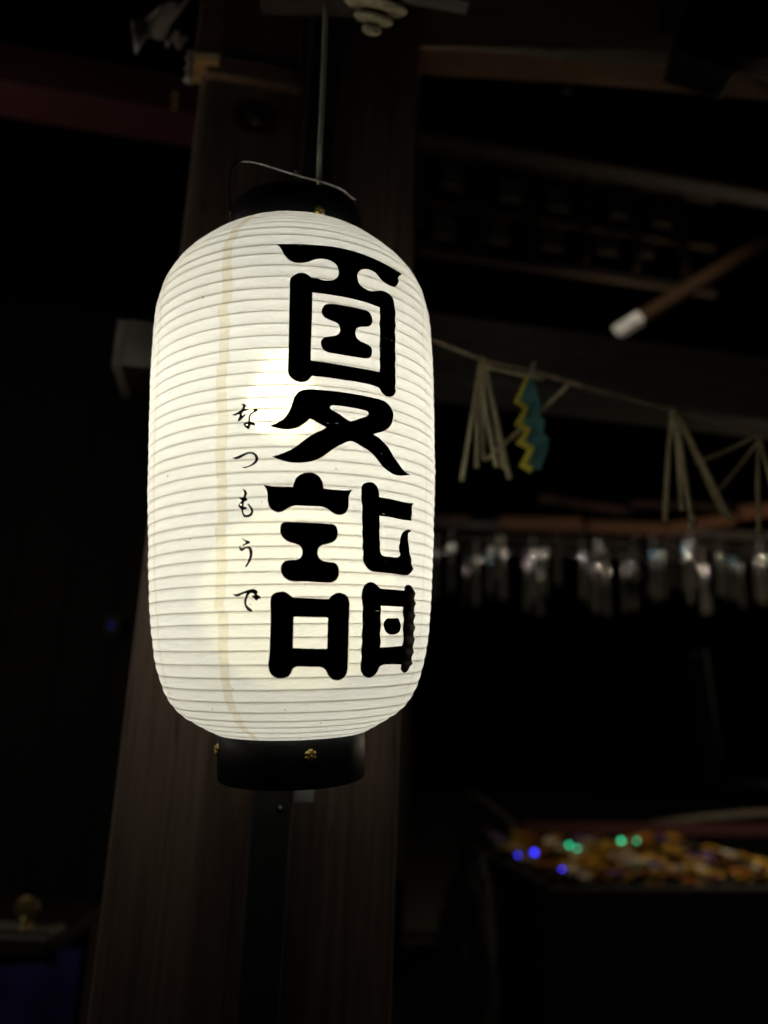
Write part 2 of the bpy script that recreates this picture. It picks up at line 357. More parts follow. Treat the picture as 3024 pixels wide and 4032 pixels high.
# lettering outlines on the lantern: angle (1e-4 rad), height (1e-5 m), ! = sharp corner
GLYPHS = {
 'natsu': [
  "-229,36787! 965,36833 2151,36864 3532,36932 4666,36946 5879,36880 7123,36794 8082,36688 9083,36613! 9083,36526! 8714,36185 8544,35892 8601,35762! 8378,35347 8160,35046 7917,34881 7486,34842 6994,34985 6676,35193 6421,35451 6068,35576 5622,35540 5263,35329 5032,34978 4976,34620 5047,34257 5246,33981 5619,33807 5964,33792 6325,33932 6512,34015! 6799,34137 7190,34157 7594,34070 7817,33865 7866,33544 7976,33102 7977,32619 7912,32018 7943,31646 7858,30949 7911,30493 7848,29716 7877,29161 7836,28305 7839,27376 7804,26441 7822,26216 7747,26012 7540,25755 7291,25653 6955,25650 6633,25861 6455,26134! 6191,26189 5193,26241 4191,26235 3102,26272 2402,26302 2044,26323! 1976,26204 1786,25930 1514,25810 1243,25814 938,25976 699,26272 629,26618 642,27491 662,29255 675,31041 688,32856 689,33592 742,33872 985,34163 1335,34335 1616,34303 1828,34174 2005,34016 2325,34010 2684,33893 3046,33906 3416,34050 3643,34333 3725,34684 3717,34973 3592,35291 3301,35550 2931,35658 2488,35631 2194,35515 1831,35287 1332,35149 907,35189 585,35393 328,35793 135,36259 -21,36579",
  "2055,32799! 2967,32787 3850,32766 4617,32756 5425,32728 6109,32680 6597,32649! 6616,31945 6563,31177 6586,30437 6536,29678 6551,28943 6531,28201 6520,27412! 6028,27388 4960,27356 3823,27388 2748,27443 1971,27472! 1981,28443 2012,29781 2043,31312",
  "3108,32074 3400,32106 4222,32106 5249,32100 5664,32076 5916,31822 6013,31384 5974,31140 5773,30869 5477,30734 5149,30649 4907,30490 4810,30238 4784,29958 4860,29702 5057,29520 5461,29416 5752,29325 5919,29139 5940,28778 5886,28490 5698,28288 5448,28202 4966,28166 4196,28166 3388,28192 3030,28222 2747,28390 2592,28683 2571,28947 2676,29228 2853,29385 3246,29513 3536,29622 3720,29834 3781,30117 3745,30382 3613,30585 3321,30698 3033,30806 2747,30991 2627,31292 2677,31662 2856,31943",
  "-420,22538! 118,22843 519,23225 784,23782 948,24384 1047,24729 1248,25037 1517,25222 1925,25316 2544,25315 3822,25300 4953,25282 6014,25252 6720,25205 7189,25002 7482,24712 7601,24288 7529,23728 7233,23212 6716,22792 6271,22590 6013,22438! 6536,22181 7089,21757 7579,21142 8102,20531 8669,20105 9263,19953! 8673,19765 8111,19660 7589,19683 7003,19935 6452,20412 5847,21056 5195,21391 4804,21595 4408,21689 4052,21500 3546,21148 3122,20770 2706,20360 2159,20034 1618,19885 1080,19853 543,19946 139,20113 -240,20300! 271,20487 738,20740 1273,21171 1742,21652 2283,22105 2696,22348 2917,22537! 2624,22726 2279,22956 1937,23112! 1667,22792 1331,22481 929,22317 459,22285 -13,22379",
  "3122,24102 3249,24219 3534,24236 4416,24227 5190,24179 5594,24120 5684,23961 5512,23735 5033,23478 4646,23243 4404,23155! 4120,23315 3680,23648 3250,23900",
 ],
 'moude': [
  "-744,18296! -390,18205 285,18140 977,18118! 1056,18490 1221,18824 1522,19079 1859,19182 2200,19147 2510,18913 2721,18509 2795,18057! 3286,18028 3861,18020 4229,18033 4588,18133! 4441,17842 4369,17543 4368,17125 4322,16704 4177,16402 3884,16233 3594,16240 3305,16390 3020,16622 2669,16754 2050,16763 1371,16787 1034,16766 765,16642 497,16437 194,16300 -111,16401 -383,16690 -487,17142 -524,17716 -593,18004",
  "502,15615 1109,15617 2129,15579 3174,15543 3459,15507 3606,15334 3700,14762 3616,14512 3403,14258 3049,14106 2699,13989 2527,13782 2467,13497 2533,13174 2711,12935 3136,12839 3495,12792 3716,12595 3812,12069 3730,11743 3552,11496 3336,11395 2872,11388 1825,11435 901,11475 627,11636 421,11877 310,12237 349,12597 518,12853 789,12940 1264,12973 1467,13119 1567,13402 1531,13725 1393,13966 1188,14069 781,14205 441,14489 269,14854 267,15259 334,15502",
  "-295,10213 -226,10490 15,10686 358,10761 666,10679 873,10479 1045,10327! 1837,10293 2677,10247 3212,10242! 3388,10485 3604,10649 3824,10684 4124,10616 4394,10418 4500,10176 4556,9570 4570,8519 4612,7311 4645,6104 4669,5297 4592,4896 4372,4661 4053,4582 3725,4641 3426,4891 3249,5176 3121,5379 2848,5521 2213,5566 1553,5594 1263,5584 1082,5460 938,5146 755,4911 458,4804 87,4801 -241,5004 -451,5402 -475,5798 -404,6349 -339,7529 -296,8947",
  "1089,9011! 3182,8945! 3182,7885 3198,6787! 2032,6820 1057,6881! 1076,7984",
  "5244,18471 5377,18657 5742,18803 6079,18761 6343,18504 6463,18193 6471,17764! 7327,17748 8487,17700 9279,17737 9682,17805! 9554,17514 9533,16973 9556,16395! 8530,16341 7460,16380 6545,16387! 6545,15978 6607,15643 6561,15299 6599,14793 6620,14286 6668,13783 6766,13536 7002,13452 7540,13442 8171,13459 8445,13672 8354,14010 8289,14264 8413,14624 8436,14975 8621,15345 9036,15615 9490,15673 9589,15597! 9236,15375 9209,15063 9303,14632 9420,14028 9651,13434 9743,13001 9944,12771! 9699,12469 9367,12226 9045,12177 7786,12206 6618,12240 6084,12279 5739,12470 5482,12830 5393,13199 5409,13615 5336,14027 5351,14528 5301,15109 5325,15529 5259,16110 5288,16701 5222,17285 5189,17872",
  "5353,10806 5444,11054 5683,11392 6020,11504 6374,11376 6730,11057! 7835,11036 8957,11004! 8991,11290 9342,11466 9763,11378 10082,11090 10259,10836 10178,10480 10408,10095! 10207,9693 10481,9176! 10292,8735 10612,8302! 10433,7865 10704,7385! 10533,6907 10810,6424! 10581,6037 10957,5504! 10603,5343 10478,5044 10132,4878 9703,4965 9346,5218 9324,5534! 8200,5572 7430,5555 7146,5423 7019,5055 6778,4776 6408,4667 6004,4806 5668,5185 5592,5594 5610,6163 5537,6651 5556,7300 5498,7788 5529,8439 5447,9090 5480,9499 5393,10069",
  "6830,9819! 7795,9809 8914,9799! 8924,9226 9075,8716 9015,8118 9187,7521 9101,6909! 7962,6841 7009,6814! 7021,7368 6902,7947 6960,8443 6845,9022 6888,9438",
  "7440,8905 7962,8929 8469,8919 8670,8668 8822,8372 8682,7989 8352,7778 7690,7779 7307,8029 7177,8403 7251,8736",
 ],
 'na': [
  "-2147,24214! -2037,24279 -1910,24239 -1821,24118 -1876,24002 -1931,23901 -1812,23873 -1672,23852! -1662,23798 -1795,23740 -1983,23699 -2067,23612 -2091,23482 -2051,23378! -1948,23459 -1855,23501 -1832,23443 -1946,23283 -2102,23108 -2228,22995 -2323,22996 -2353,23066 -2294,23200 -2223,23381 -2234,23495 -2361,23488 -2489,23417 -2718,23504! -2508,23596 -2268,23742 -2142,23836 -2080,23970 -2028,24098 -2067,24169",
  "-1439,23821! -1378,23855 -1179,23851 -1117,23735 -1162,23644 -1344,23541 -1481,23437 -1542,23329 -1571,23125 -1578,22939 -1522,22898 -1368,22851 -1281,22753 -1259,22659 -1319,22595 -1427,22649 -1551,22675 -1573,22491 -1625,22363 -1677,22341 -1796,22431 -1923,22589 -1988,22743 -1957,22835 -1864,22902 -1739,22923 -1702,22947 -1686,23170 -1651,23355 -1559,23517 -1376,23675 -1361,23730",
  "-1846,22688 -1784,22736 -1700,22723 -1705,22630 -1767,22615",
 ],
 'tsu': [
  "-2659,20335! -2487,20361 -2217,20477 -1903,20621 -1686,20688 -1516,20693 -1316,20631 -1163,20488 -1070,20282 -1054,20135 -1128,19918 -1310,19743 -1585,19610 -1895,19526 -2084,19611! -1864,19626 -1616,19704 -1402,19857 -1281,20016 -1236,20198 -1284,20383 -1407,20511 -1561,20552 -1777,20502 -2057,20336 -2278,20223 -2454,20207",
 ],
 'mo': [
  "-2029,18062! -1901,18005 -1794,17901 -1730,17774 -1719,17687 -1761,17579 -1814,17470 -1804,17408! -1729,17318 -1708,17243 -1750,17184 -1835,17151 -1889,17117 -1921,16996 -1931,16873 -1942,16776 -1878,16760 -1781,16731 -1739,16655 -1781,16584 -1899,16565 -1963,16556 -1952,16408 -1909,16283 -1834,16194 -1728,16165 -1600,16208 -1516,16303 -1485,16411 -1516,16535 -1569,16660 -1644,16810 -1697,16923 -1665,16996 -1612,16956 -1496,16804 -1391,16628 -1353,16504 -1348,16357 -1390,16188 -1495,16057 -1643,15997 -1791,15996 -1909,16026 -1984,16164 -2049,16339 -2092,16562 -2157,16652 -2233,16754 -2259,16842 -2244,16939 -2179,17010 -2136,17093 -2071,17164 -2060,17225 -2136,17303 -2212,17393 -2266,17471! -2093,17448 -1953,17453 -1943,17539 -1911,17660 -1911,17784 -1943,17921",
  "-2164,16959 -2103,17000 -2045,16965 -2039,16879 -2071,16831 -2136,16847 -2168,16898",
 ],
 'u': [
  "-2070,14592! -1940,14477 -1790,14386 -1619,14339 -1523,14243 -1534,14183 -1597,14136 -1747,14081 -1897,14014 -1994,13981 -2031,14007 -1983,14078 -1875,14147 -1790,14224! -1875,14329 -1983,14443",
  "-2219,13937 -2171,13999 -2123,14011! -2146,13916 -2107,13843 -2012,13839 -1854,13904 -1681,13944 -1509,13892 -1416,13730 -1369,13480 -1400,13233 -1477,12952 -1602,12708 -1712,12517 -1775,12465 -1829,12502 -1775,12642 -1680,12852 -1658,13046 -1602,13097 -1555,13308 -1565,13557 -1618,13754 -1712,13828 -1854,13780 -1948,13659 -2060,13610 -2171,13703",
 ],
 'de': [
  "-2640,10647! -2443,10624 -2149,10715 -1796,10846 -1512,10944 -1355,10969 -1169,10884 -1061,10777 -1076,10672 -1123,10621 -1092,10568 -1015,10531 -923,10442 -898,10337 -969,10286 -1047,10277 -1078,10218 -1140,10149 -1202,10175 -1327,10310 -1426,10435 -1426,10522 -1357,10549 -1248,10501! -1325,10625 -1419,10686 -1513,10682 -1608,10579 -1704,10406 -1762,10214 -1777,10005 -1724,9829 -1582,9686 -1442,9544 -1420,9439 -1475,9377 -1601,9400 -1743,9532 -1852,9744 -1914,10008 -1895,10287 -1814,10531 -1750,10669 -2021,10606 -2216,10488 -2379,10457 -2526,10514",
 ],
}

# ================================================================== large structure
# ground
g = MB().box((0, 6, -0.05), (14, 14, 0.05)).build('ground', 'gravel'); tag(g, kind='structure')
pv = empty('paving', (0, 0, 0)); tag(pv, kind='structure')
pm = None
for i in range(-3, 5):
    for j in range(0, 4):
        C = LAT * (0.62 * i + (0.31 if j % 2 else 0)) + DEP * (0.1 + 0.46 * j)
        if pm is None:
            pm = MB().box((0, 0, 0), (0.304, 0.224, 0.03)).build('paving_stone', 'paving', pv, bevel=0.006, local=True); s = pm
        else:
            s = pm.copy(); COL.objects.link(s)
        s.matrix_basis = framed('', C + UP * (0.032 + random.uniform(-.003, .003)), LAT, DEP, UP)

# the square pillar behind the lantern, its foot on a stone
PL = at(462, 3000, 0.93); PL.z = 0
lo, hi = 0.1, 1.0
for _ in range(40):
    md = (lo + hi) / 2
    q = PL + LAT * md; q.z = at_plane(1577, 3000, PL, DEP).z
    if pix(q)[0] < 1577: lo = md
    else: hi = md
PWID = lo
PC = PL + LAT * (PWID / 2) + DEP * (PWID / 2)
pil = empty('pillar', PC); tag(pil, 'thick square brown wooden pillar standing right behind the lit lantern', 'pillar')
b = MB().box((0, 0, 0), (PWID / 2, PWID / 2, 1.70)).build('shaft', 'pillar_wood', pil, bevel=0.012, local=True)
b.matrix_basis = framed('', UP * 1.80, LAT, DEP, UP)
b = MB().lathe([(0.0, 0.0), (0.34, 0.0), (0.34, 0.03), (0.29, 0.085), (0.27, 0.11), (0.0, 0.11)], 32).build('footing_stone', 'stone', pil, smooth=False, local=True)
# round brass nail cover high on the front
FACE = PL.copy()
SC = at_plane(1010, 478, FACE, DEP) - DEP * 0.001
nc = MB().lathe([(0.028, 0), (0.030, 0.003), (0.027, 0.006), (0.021, 0.007), (0.018, 0.005), (0.014, 0.010), (0.008, 0.014), (0.0, 0.015)], 28, SC, LAT, UP, -DEP).build('nail_cover', 'dull_brass', pil, smooth=True)
nc['label'] = 'round domed brass nail cover'

# tie beam running through the pillar, white painted end on the left
def tie(px, py0, py1, P, n):
    return at_plane(px, py0, P, n), at_plane(px, py1, P, n)
FP = FACE + DEP * 0.10
tA = at_plane(464, 1258, FP, DEP); tB = at_plane(464, 1438, FP, DEP)
ht = tA.z - tB.z; zc = (tA.z + tB.z) / 2
T0 = Vector((tA.x, tA.y, zc)) + DEP * 0.06
tb = empty('tie_beam', T0); tag(tb, 'short tie beam through the pillar, its pale block end showing left of the lantern', 'beam')
wA = at(1690, 1222, 1.5); wB = at(2210, 1575, 1.5)
wW = wA.z - at_plane(1690, 1490, wA, DEP).z
wb = beam('wide_beam', Vector((wA.x, wA.y, wA.z - wW / 2)) - LAT * 0.35 + DEP * .06, Vector((wA.x, wA.y, wA.z - wW / 2)) + LAT * 3.2 + DEP * .06, wW, 0.12, 'grey_wood', 0.006)
tag(wb, 'wide dim grey beam crossing behind the straw rope to the right of the lantern', 'beam')
beam('shaft', T0 + LAT * 0.012, T0 + LAT * 0.47, ht, 0.12, 'dark_wood', 0.005, tb)
e = MB().box((0, 0, 0), (0.006, 0.061, ht / 2 + 0.001)).build('painted_end', 'white_paint', tb, local=True, bevel=0.002)
e.matrix_basis = framed('', LAT * 0.006, LAT, DEP, UP)
f = MB().box((0, 0, 0), (0.05, 0.002, ht / 2)).build('painted_band', 'white_paint', tb, local=True)
f.matrix_basis = framed('', LAT * 0.064 - DEP * 0.0635, LAT, DEP, UP)

# dark post in front of the pillar
PO = at(1073, 3122, 0.865); PO.z = 0
dp = empty('slim_post', PO); tag(dp, 'slim black square post standing between the lantern and the brown pillar', 'post')
sh = MB().box((0, 0, 0), (0.0205, 0.0205, 1.3)).build('shaft', 'black_metal', dp, local=True, bevel=0.004); sh.matrix_basis = framed('', UP * 1.32, LAT, DEP, UP)
pf = MB().box((0, 0, 0), (0.05, 0.04, 0.006)).build('base_plate', 'black_metal', dp, local=True, bevel=0.002); pf.matrix_basis = framed('', UP * 0.07, LAT, DEP, UP)
cl = at(1190, 3130, 0.875)
ck = MB().box(cl, (0.012, 0.010, 0.008), LAT, DEP, UP).build('clip', 'grey_metal', dp, bevel=0.002)
for k in (-1,):
    MB().lathe([(0.004, 0), (0.004, 0.002), (0.002, 0.0035), (0, 0.004)], 10, PO + UP * (cl.z - PO.z - 0.012 - 0.02 * (k + 1)) - DEP * 0.0205 + LAT * 0.008, LAT, UP, -DEP).build('screw', 'wire', dp, smooth=True)

# ------------------------------------------------------------------ beams overhead
# near curved beam at upper right: arched lower edge, chamfered arris, underside
A2 = R(3.0); LA2 = Vector((math.cos(A2), math.sin(A2), 0)); bn = Vector((-math.sin(A2), math.cos(A2), 0))
BP = at(1858, 188, 1.02)
up_px = ((1430, 182), (1640, 184), (1858, 187), (2060, 188), (2268, 191), (2450, 196), (2596, 203), (2760, 212), (2900, 219), (3060, 227), (3400, 244))
lo_px = ((1430, 186), (1640, 190), (1858, 197), (2060, 214), (2295, 239), (2450, 249), (2596, 258), (2760, 270), (2900, 283), (3060, 297), (3400, 326))
up_ = [at_plane(x, y, BP, bn) for x, y in up_px]; lw_ = [at_plane(x, y, BP + bn * .008, bn) for x, y in lo_px]
tz = at_plane(2368, 243, BP + bn * .008, bn).z; lo, hi = .02, .4
for _ in range(40):
    md = (lo + hi) / 2
    if at_plane(2368, 337, BP + bn * md, bn).z > tz: hi = md
    else: lo = md
TH = lo
bk_ = [at_plane(x, y, BP + bn * TH, bn) for x, y in ((1430, 283), (1640, 294), (1858, 306), (2060, 318), (2295, 332), (2450, 343), (2596, 356), (2760, 370), (2900, 384), (3060, 402), (3400, 438))]
nb = empty('roof_beam', BP); tag(nb, 'brown roof beam overhead at the upper right with a pale chamfered edge', 'beam')
n = len(up_); vs = []
for a, b_, c in zip(up_, lw_, bk_):
    vs += [a + UP * 0.45, a, b_, c, c + UP * 0.45]
fs = []
for i in range(n - 1):
    for j in range(5):
        a, b_ = i * 5 + j, i * 5 + (j + 1) % 5
        fs.append((a, b_, b_ + 5, a + 5))
fs += [tuple(range(5)), tuple((n - 1) * 5 + j for j in reversed(range(5)))]
MB().add(vs, fs).build('timber', 'warm_wood', nb)
cv = []
for a, b_ in zip(up_, lw_): cv += [a - bn * 0.0008 - UP * .0004, b_ - bn * 0.0008 - UP * .0008]
MB().add(cv, [(2 * i, 2 * i + 1, 2 * i + 3, 2 * i + 2) for i in range(n - 1)]).build('chamfer', 'pale_wood', nb)
# black floodlight box on that beam
q0 = [at_plane(x, y, BP - bn * 0.06, bn) for x, y in ((2740, -60), (2669, 211), (2903, 283), (2985, 20))]
fl = empty('floodlight', q0[1]); tag(fl, 'black box shaped floodlight fixed to the brown beam at the upper right', 'floodlight')
vs = q0 + [p + bn * 0.058 for p in q0]
MB().add(vs, [(0, 1, 2, 3), (7, 6, 5, 4), (0, 4, 5, 1), (1, 5, 6, 2), (2, 6, 7, 3), (3, 7, 4, 0)]).build('housing', 'black_metal', fl, bevel=0.003)
a0 = at_plane(2975, 40, BP - bn * 0.03, bn)
MB().box(a0 + LA2 * 0.06 + UP * 0.012, (0.075, 0.012, 0.022), LA2, bn, UP).build('arm', 'black_metal', fl, bevel=0.002)
a1 = at_plane(2615, 95, BP, bn)
MB().box(a1 + UP * 0.02 - bn * 0.003, (0.018, 0.002, 0.052), LA2, bn, UP).build('mounting_plate', 'grey_metal', fl, bevel=0.001)
for x, y in ((2698, 190), (2745, 196)):
    MB().lathe([(0.003, 0), (0.003, 0.0015), (0, 0.002)], 10, at_plane(x, y, BP - bn * 0.0605, bn), LA2, UP, -bn).build('screw', 'wire', fl)

# crossbar straight above the lantern, with its turned pendant knob
CBz = at(1250, -5, 0.70).z
c0, c1 = at_z(1085, -12, CBz), at_z(1385, -18, CBz)
cb = beam('crossbar', c0 - LAT * 0.02 + UP * 0.03, c1 + LAT * 0.004 + UP * 0.03, 0.06, 0.06, 'dark_wood', 0.004)
tag(cb, 'short brown crossbar overhead from which the lantern hangs', 'beam')
kb = at(1460, 140, 0.675)
kn = empty('pendant_knob', kb); tag(kn, 'turned pale pendant knob of three stacked rings hanging above the lantern', 'ornament')
kv = ray(1470, 80).normalized(); kz = (ray(1477, 45).normalized() - ray(1462, 140).normalized()); kz = (kz - kv * kv.dot(kz)).normalized()
kz = (kz * math.cos(R(9)) + kv * math.sin(R(9))).normalized()
kx = kz.orthogonal().normalized(); ky = kz.cross(kx)
def kl(prof, name, mat):
    MB().lathe([(r, z * .74) for r, z in prof], 36, kb, kx, ky, kz).build(name, mat, kn, smooth=True)
kl([(0.0, -0.0005), (0.005, 0.0003), (0.0090, 0.0030), (0.0112, 0.0070), (0.0108, 0.0105), (0.0085, 0.0125), (.006, .0130)], 'tip_bead', 'knob_wood')
kl([(.006, .0122), (.0075, .0125), (.0075, .0165), (.006, .017)], 'shade_neck', 'lacquer')  # black puts the shade of the groove into the colour
kl([(0.006, 0.0150), (0.014, 0.0152), (0.0190, 0.0168), (0.0218, 0.0200), (0.0220, 0.0235), (0.0195, 0.0262), (.012, .0268)], 'middle_ring', 'knob_wood')
kl([(.012, .0262), (.0150, .0265), (.0150, .0325), (.012, .033)], 'shade_neck', 'lacquer')  # same painted shade in the upper groove
kl([(0.012, 0.0306), (0.024, 0.0310), (0.0310, 0.0328), (0.0350, 0.0365), (0.0354, 0.0405), (0.0322, 0.0436), (.020, .0444)], 'upper_ring', 'knob_wood')
kl([(.020, .0438), (.0235, .0445), (.0235, .075), (0, .075)], 'stem', 'dark_wood')
hp = at(1680, 2, 0.78)
tag(beam('pale_batten', hp - LAT * 0.03 + UP * 0.008, hp + LAT * 0.055 + UP * 0.008, 0.016, 0.02, 'grey_wood', 0.001), 'thin pale batten overhead just right of the pendant knob', 'batten')

# hanging bracket timber at upper left with a pale lower arris and an underside coloured as if lit
bz = at(812, 220, 0.9).z
B0 = at_z(766, 222, bz); B1 = at_z(862, 232, bz); B2 = at_z(860, 342, bz); B3 = at_z(757, 330, bz)
br = empty('hanging_bracket', B0); tag(br, 'hanging bracket timber at the upper left with an underside painted a lit orange brown', 'bracket')
H_ = 0.30
lo_ = [B0, B1, B2, B3]; vs = [p + UP * 0.004 for p in lo_] + [p + UP * H_ for p in lo_]
MB().add(vs, [(3, 2, 1, 0), (4, 5, 6, 7), (0, 1, 5, 4), (1, 2, 6, 5), (2, 3, 7, 6), (3, 0, 4, 7)]).build('timber', 'beam_wood', br, bevel=0.003)
MB().add([p for p in lo_] + [p + UP * 0.0035 for p in lo_], [(3, 2, 1, 0), (4, 5, 6, 7), (0, 1, 5, 4), (1, 2, 6, 5), (2, 3, 7, 6), (3, 0, 4, 7)]).build('lit_underside', 'lit_underside_wood', br, bevel=0.001)
MB().box((B0 + B1) / 2 - DEP * 0.001 + UP * 0.005, ((B1 - B0).length / 2 + .001, 0.0015, 0.0025), (B1 - B0).normalized(), DEP, UP).build('arris', 'pale_wood', br)

# white folded paper tied to the bracket by a cord
wp = at(640, 120, 0.98)
fp = empty('folded_paper', wp); tag(fp, 'crumpled white paper slip tied beside the hanging bracket at upper left', 'paper')
def grid4(c, nx, ny, f=None):
    out = []
    for i in range(ny + 1):
        r = []
        for j in range(nx + 1):
            a, b_ = j / nx, i / ny
            p = (c[0] * (1 - a) + c[1] * a) * (1 - b_) + (c[3] * (1 - a) + c[2] * a) * b_
            if f: p = p + f(a, b_)
            r.append(p)
        out.append(r)
    return out
q = [at(515, 70, 0.97), at(700, 15, 0.99), at(640, 140, 1.0), at(532, 205, 0.96)]
MB().sheet(grid4(q, 8, 6, lambda a, b_: DEP * (0.010 * math.sin(6 * a + 2 * b_) + .004 * math.sin(11 * b_))), 0.0006, DEP).build('slip', 'white_paper', fp, smooth=True)
q = [at(648, 150, 0.985), at(735, 128, 0.99), at(738, 178, 0.99), at(660, 172, 0.985)]
MB().sheet(grid4(q, 8, 4, lambda a, b_: DEP * (0.012 * math.sin(9 * a + 3 * b_))), 0.0006, DEP).build('fold', 'white_paper', fp, smooth=True)
MB().tube([at(622, 150, 0.965), at(640, 126, 0.965), at(690, 60, 0.965), at(742, -12, 0.965)], 0.0028, 8, True, 0.5).build('cord', 'white_paper', fp, smooth=True)
q = [at(738, 195, 0.985), at(760, 200, 0.985), at(758, 328, 0.985), at(728, 312, 0.98)]
MB().sheet(grid4(q, 3, 8, lambda a, b_: DEP * (0.004 * math.sin(14 * b_)) + LAT * (0.003 * math.sin(17 * b_))), 0.0006, DEP).build('torn_edge', 'white_paper', fp, smooth=True)

# long reddish beam across the upper left, and a short timber over the pillar
r0, r1 = at(-150, 262, 1.75), at(905, 385, 1.75 + 0.18)
rz = (r0.z + r1.z) / 2
rb_a = at_plane(-200, 280, FACE + DEP * 0.72, DEP); rb_b = at_plane(930, 375, FACE + DEP * 0.72, DEP)
rb_b.z = rb_a.z
rb = beam('red_beam', rb_a - LAT * 0.3, rb_a + LAT * ((rb_b - rb_a).dot(LAT) + .12), 0.115, 0.12, 'red_wood', 0.006); tag(rb, 'dull dark red beam crossing the upper left behind the hanging bracket', 'beam')
sa, sb = at_plane(868, 240, FACE - DEP * 0.02, DEP), at_plane(1205, 270, FACE - DEP * 0.02, DEP)
sb.z = sa.z
stb = beam('head_rail', sa + DEP * 0.03 - LAT * 0.02, sa + DEP * 0.03 + LAT * (sb - sa).length, 0.035, 0.05, 'beam_wood', 0.003); tag(stb, 'short brown rail across the pillar top above the brass nail cover', 'rail')
# three gold beads on a thread under the red beam
bd = at(690, 395, 1.5)
bo = empty('gold_pendant', bd); tag(bo, 'three small gold beads hanging in a row below the hanging bracket', 'ornament')
for k, y in enumerate((371, 397, 424)):
    c = at(690 - 2 * k, y, 1.5); MB().lathe([(0, -.0042), (.0024, -.0036), (.0044, -.0015), (.0050, .0004), (.0038, .0030), (.0016, .0042), (0, .0044)], 14, c).build('bead', 'brass', bo, smooth=True)
MB().tube([at(690, 365, 1.5), at(690, 330, 1.5), at(690, 255, 1.5)], 0.0007, 6).build('thread', 'black_metal', bo)

# boarded roof underside over this porch and plank wall far left
rf = empty('roof_boards', (0, 0, 3.3)); tag(rf, 'dark boarded ceiling of the porch high above the lantern', 'ceiling')
pb = None
for i in range(-7, 14):
    if pb is None: pb = MB().box((0, 0, 0), (0.148, 1.35, 0.015)).build('ceiling_board', 'near_black_wood', rf, local=True, bevel=0.004); s = pb
    else: s = pb.copy(); COL.objects.link(s)
    s.matrix_basis = framed('', LAT * (i * 0.3) + DEP * 0.05 + UP * (0.004 * (i % 2)), LAT, DEP, UP)
wl = empty('plank_wall', at(300, 2700, 3.6)); tag(wl, 'dark upright plank wall in the gloom on the far left', 'wall')
pb = None
for i in range(11):
    if pb is None: pb = MB().box((0, 0, 0), (0.117, 0.015, 1.75)).build('plank', 'near_black_wood', wl, local=True, bevel=0.005); s = pb
    else: s = pb.copy(); COL.objects.link(s)
    s.matrix_basis = framed('', LAT * (i * 0.24 - 1.9) + DEP * (0.008 * (i % 3)) + UP * (1.75 - wl.matrix_world.translation.z), LAT, DEP, UP)

# ================================================================== the lantern
O = Vector((-0.06891624270526121, 0.659703961397905, 1.4901267114877705))
AX = Vector((-0.04814953932732182, -0.10195287848452705, 1.0)).normalized()
E1 = AX.cross(Vector((0, -1, 0))).normalized(); E2 = AX.cross(E1)
LAN = framed('', O, E1, E2, AX)
ZK = [0, .004, .010, .018, .03, .045, .067, .10, .15, .21, .27, .31, .345, .37, .39, .405, .416, .424, .43]
RK = [0.0598, 0.0676, 0.0784, 0.0903, 0.1001, 0.1064, 0.1119, 0.1158, 0.1188, 0.1214, 0.1221, 0.1218, 0.1208, 0.1163, 0.1066, 0.0926, 0.0802, 0.0682, 0.0563]
def make_pchip(x, y):
    n = len(x); h = [x[i + 1] - x[i] for i in range(n - 1)]; d = [(y[i + 1] - y[i]) / h[i] for i in range(n - 1)]; m = [0.0] * n
    for i in range(1, n - 1):
        if d[i - 1] * d[i] > 0:
            w1 = 2 * h[i] + h[i - 1]; w2 = h[i] + 2 * h[i - 1]; m[i] = (w1 + w2) / (w1 / d[i - 1] + w2 / d[i])
    m[0] = d[0]; m[-1] = d[-1]
    def f(t):
        t = min(max(t, x[0]), x[-1]); i = 0
        while i < n - 2 and t > x[i + 1]: i += 1
        s = (t - x[i]) / h[i]
        return (1 + 2 * s) * (1 - s) ** 2 * y[i] + s * (1 - s) ** 2 * h[i] * m[i] + s * s * (3 - 2 * s) * y[i + 1] + s * s * (s - 1) * h[i] * m[i + 1]
    return f
RF = make_pchip(ZK, RK)
ZTOP = 0.4235
RIBZ = [0.00294, 0.00729, 0.01195, 0.01706, 0.02362, 0.03124, 0.03977, 0.04816, 0.05729, 0.06693, 0.07601, 0.08533, 0.09419, 0.1038, 0.11273, 0.12153, 0.13036, 0.13924, 0.14798, 0.15652, 0.16566, 0.17442, 0.18331, 0.19241, 0.20156, 0.21048, 0.21992, 0.22908, 0.23871, 0.24702, 0.25634, 0.26581, 0.27508, 0.28425, 0.29367, 0.30306, 0.31288, 0.32205, 0.33096, 0.34025, 0.34946, 0.35938, 0.36743, 0.37799, 0.38611, 0.39368, 0.40031, 0.40669, 0.41289, 0.41852]
KN = [0.0] + RIBZ + [ZTOP]
def band(z):
    z = min(max(z, 0.0), ZTOP); i = 0
    while i < len(KN) - 2 and z > KN[i + 1]: i += 1
    return i, (z - KN[i]) / (KN[i + 1] - KN[i])
def wav(th, z):                            # each rib sits a touch off round and off level
    return 0.00055 * noise.noise((2.2 * math.cos(th), 2.2 * math.sin(th), z * 22.0)) + 0.0004 * noise.noise((5 * math.cos(th) + 9, 5 * math.sin(th), z * 60.0))
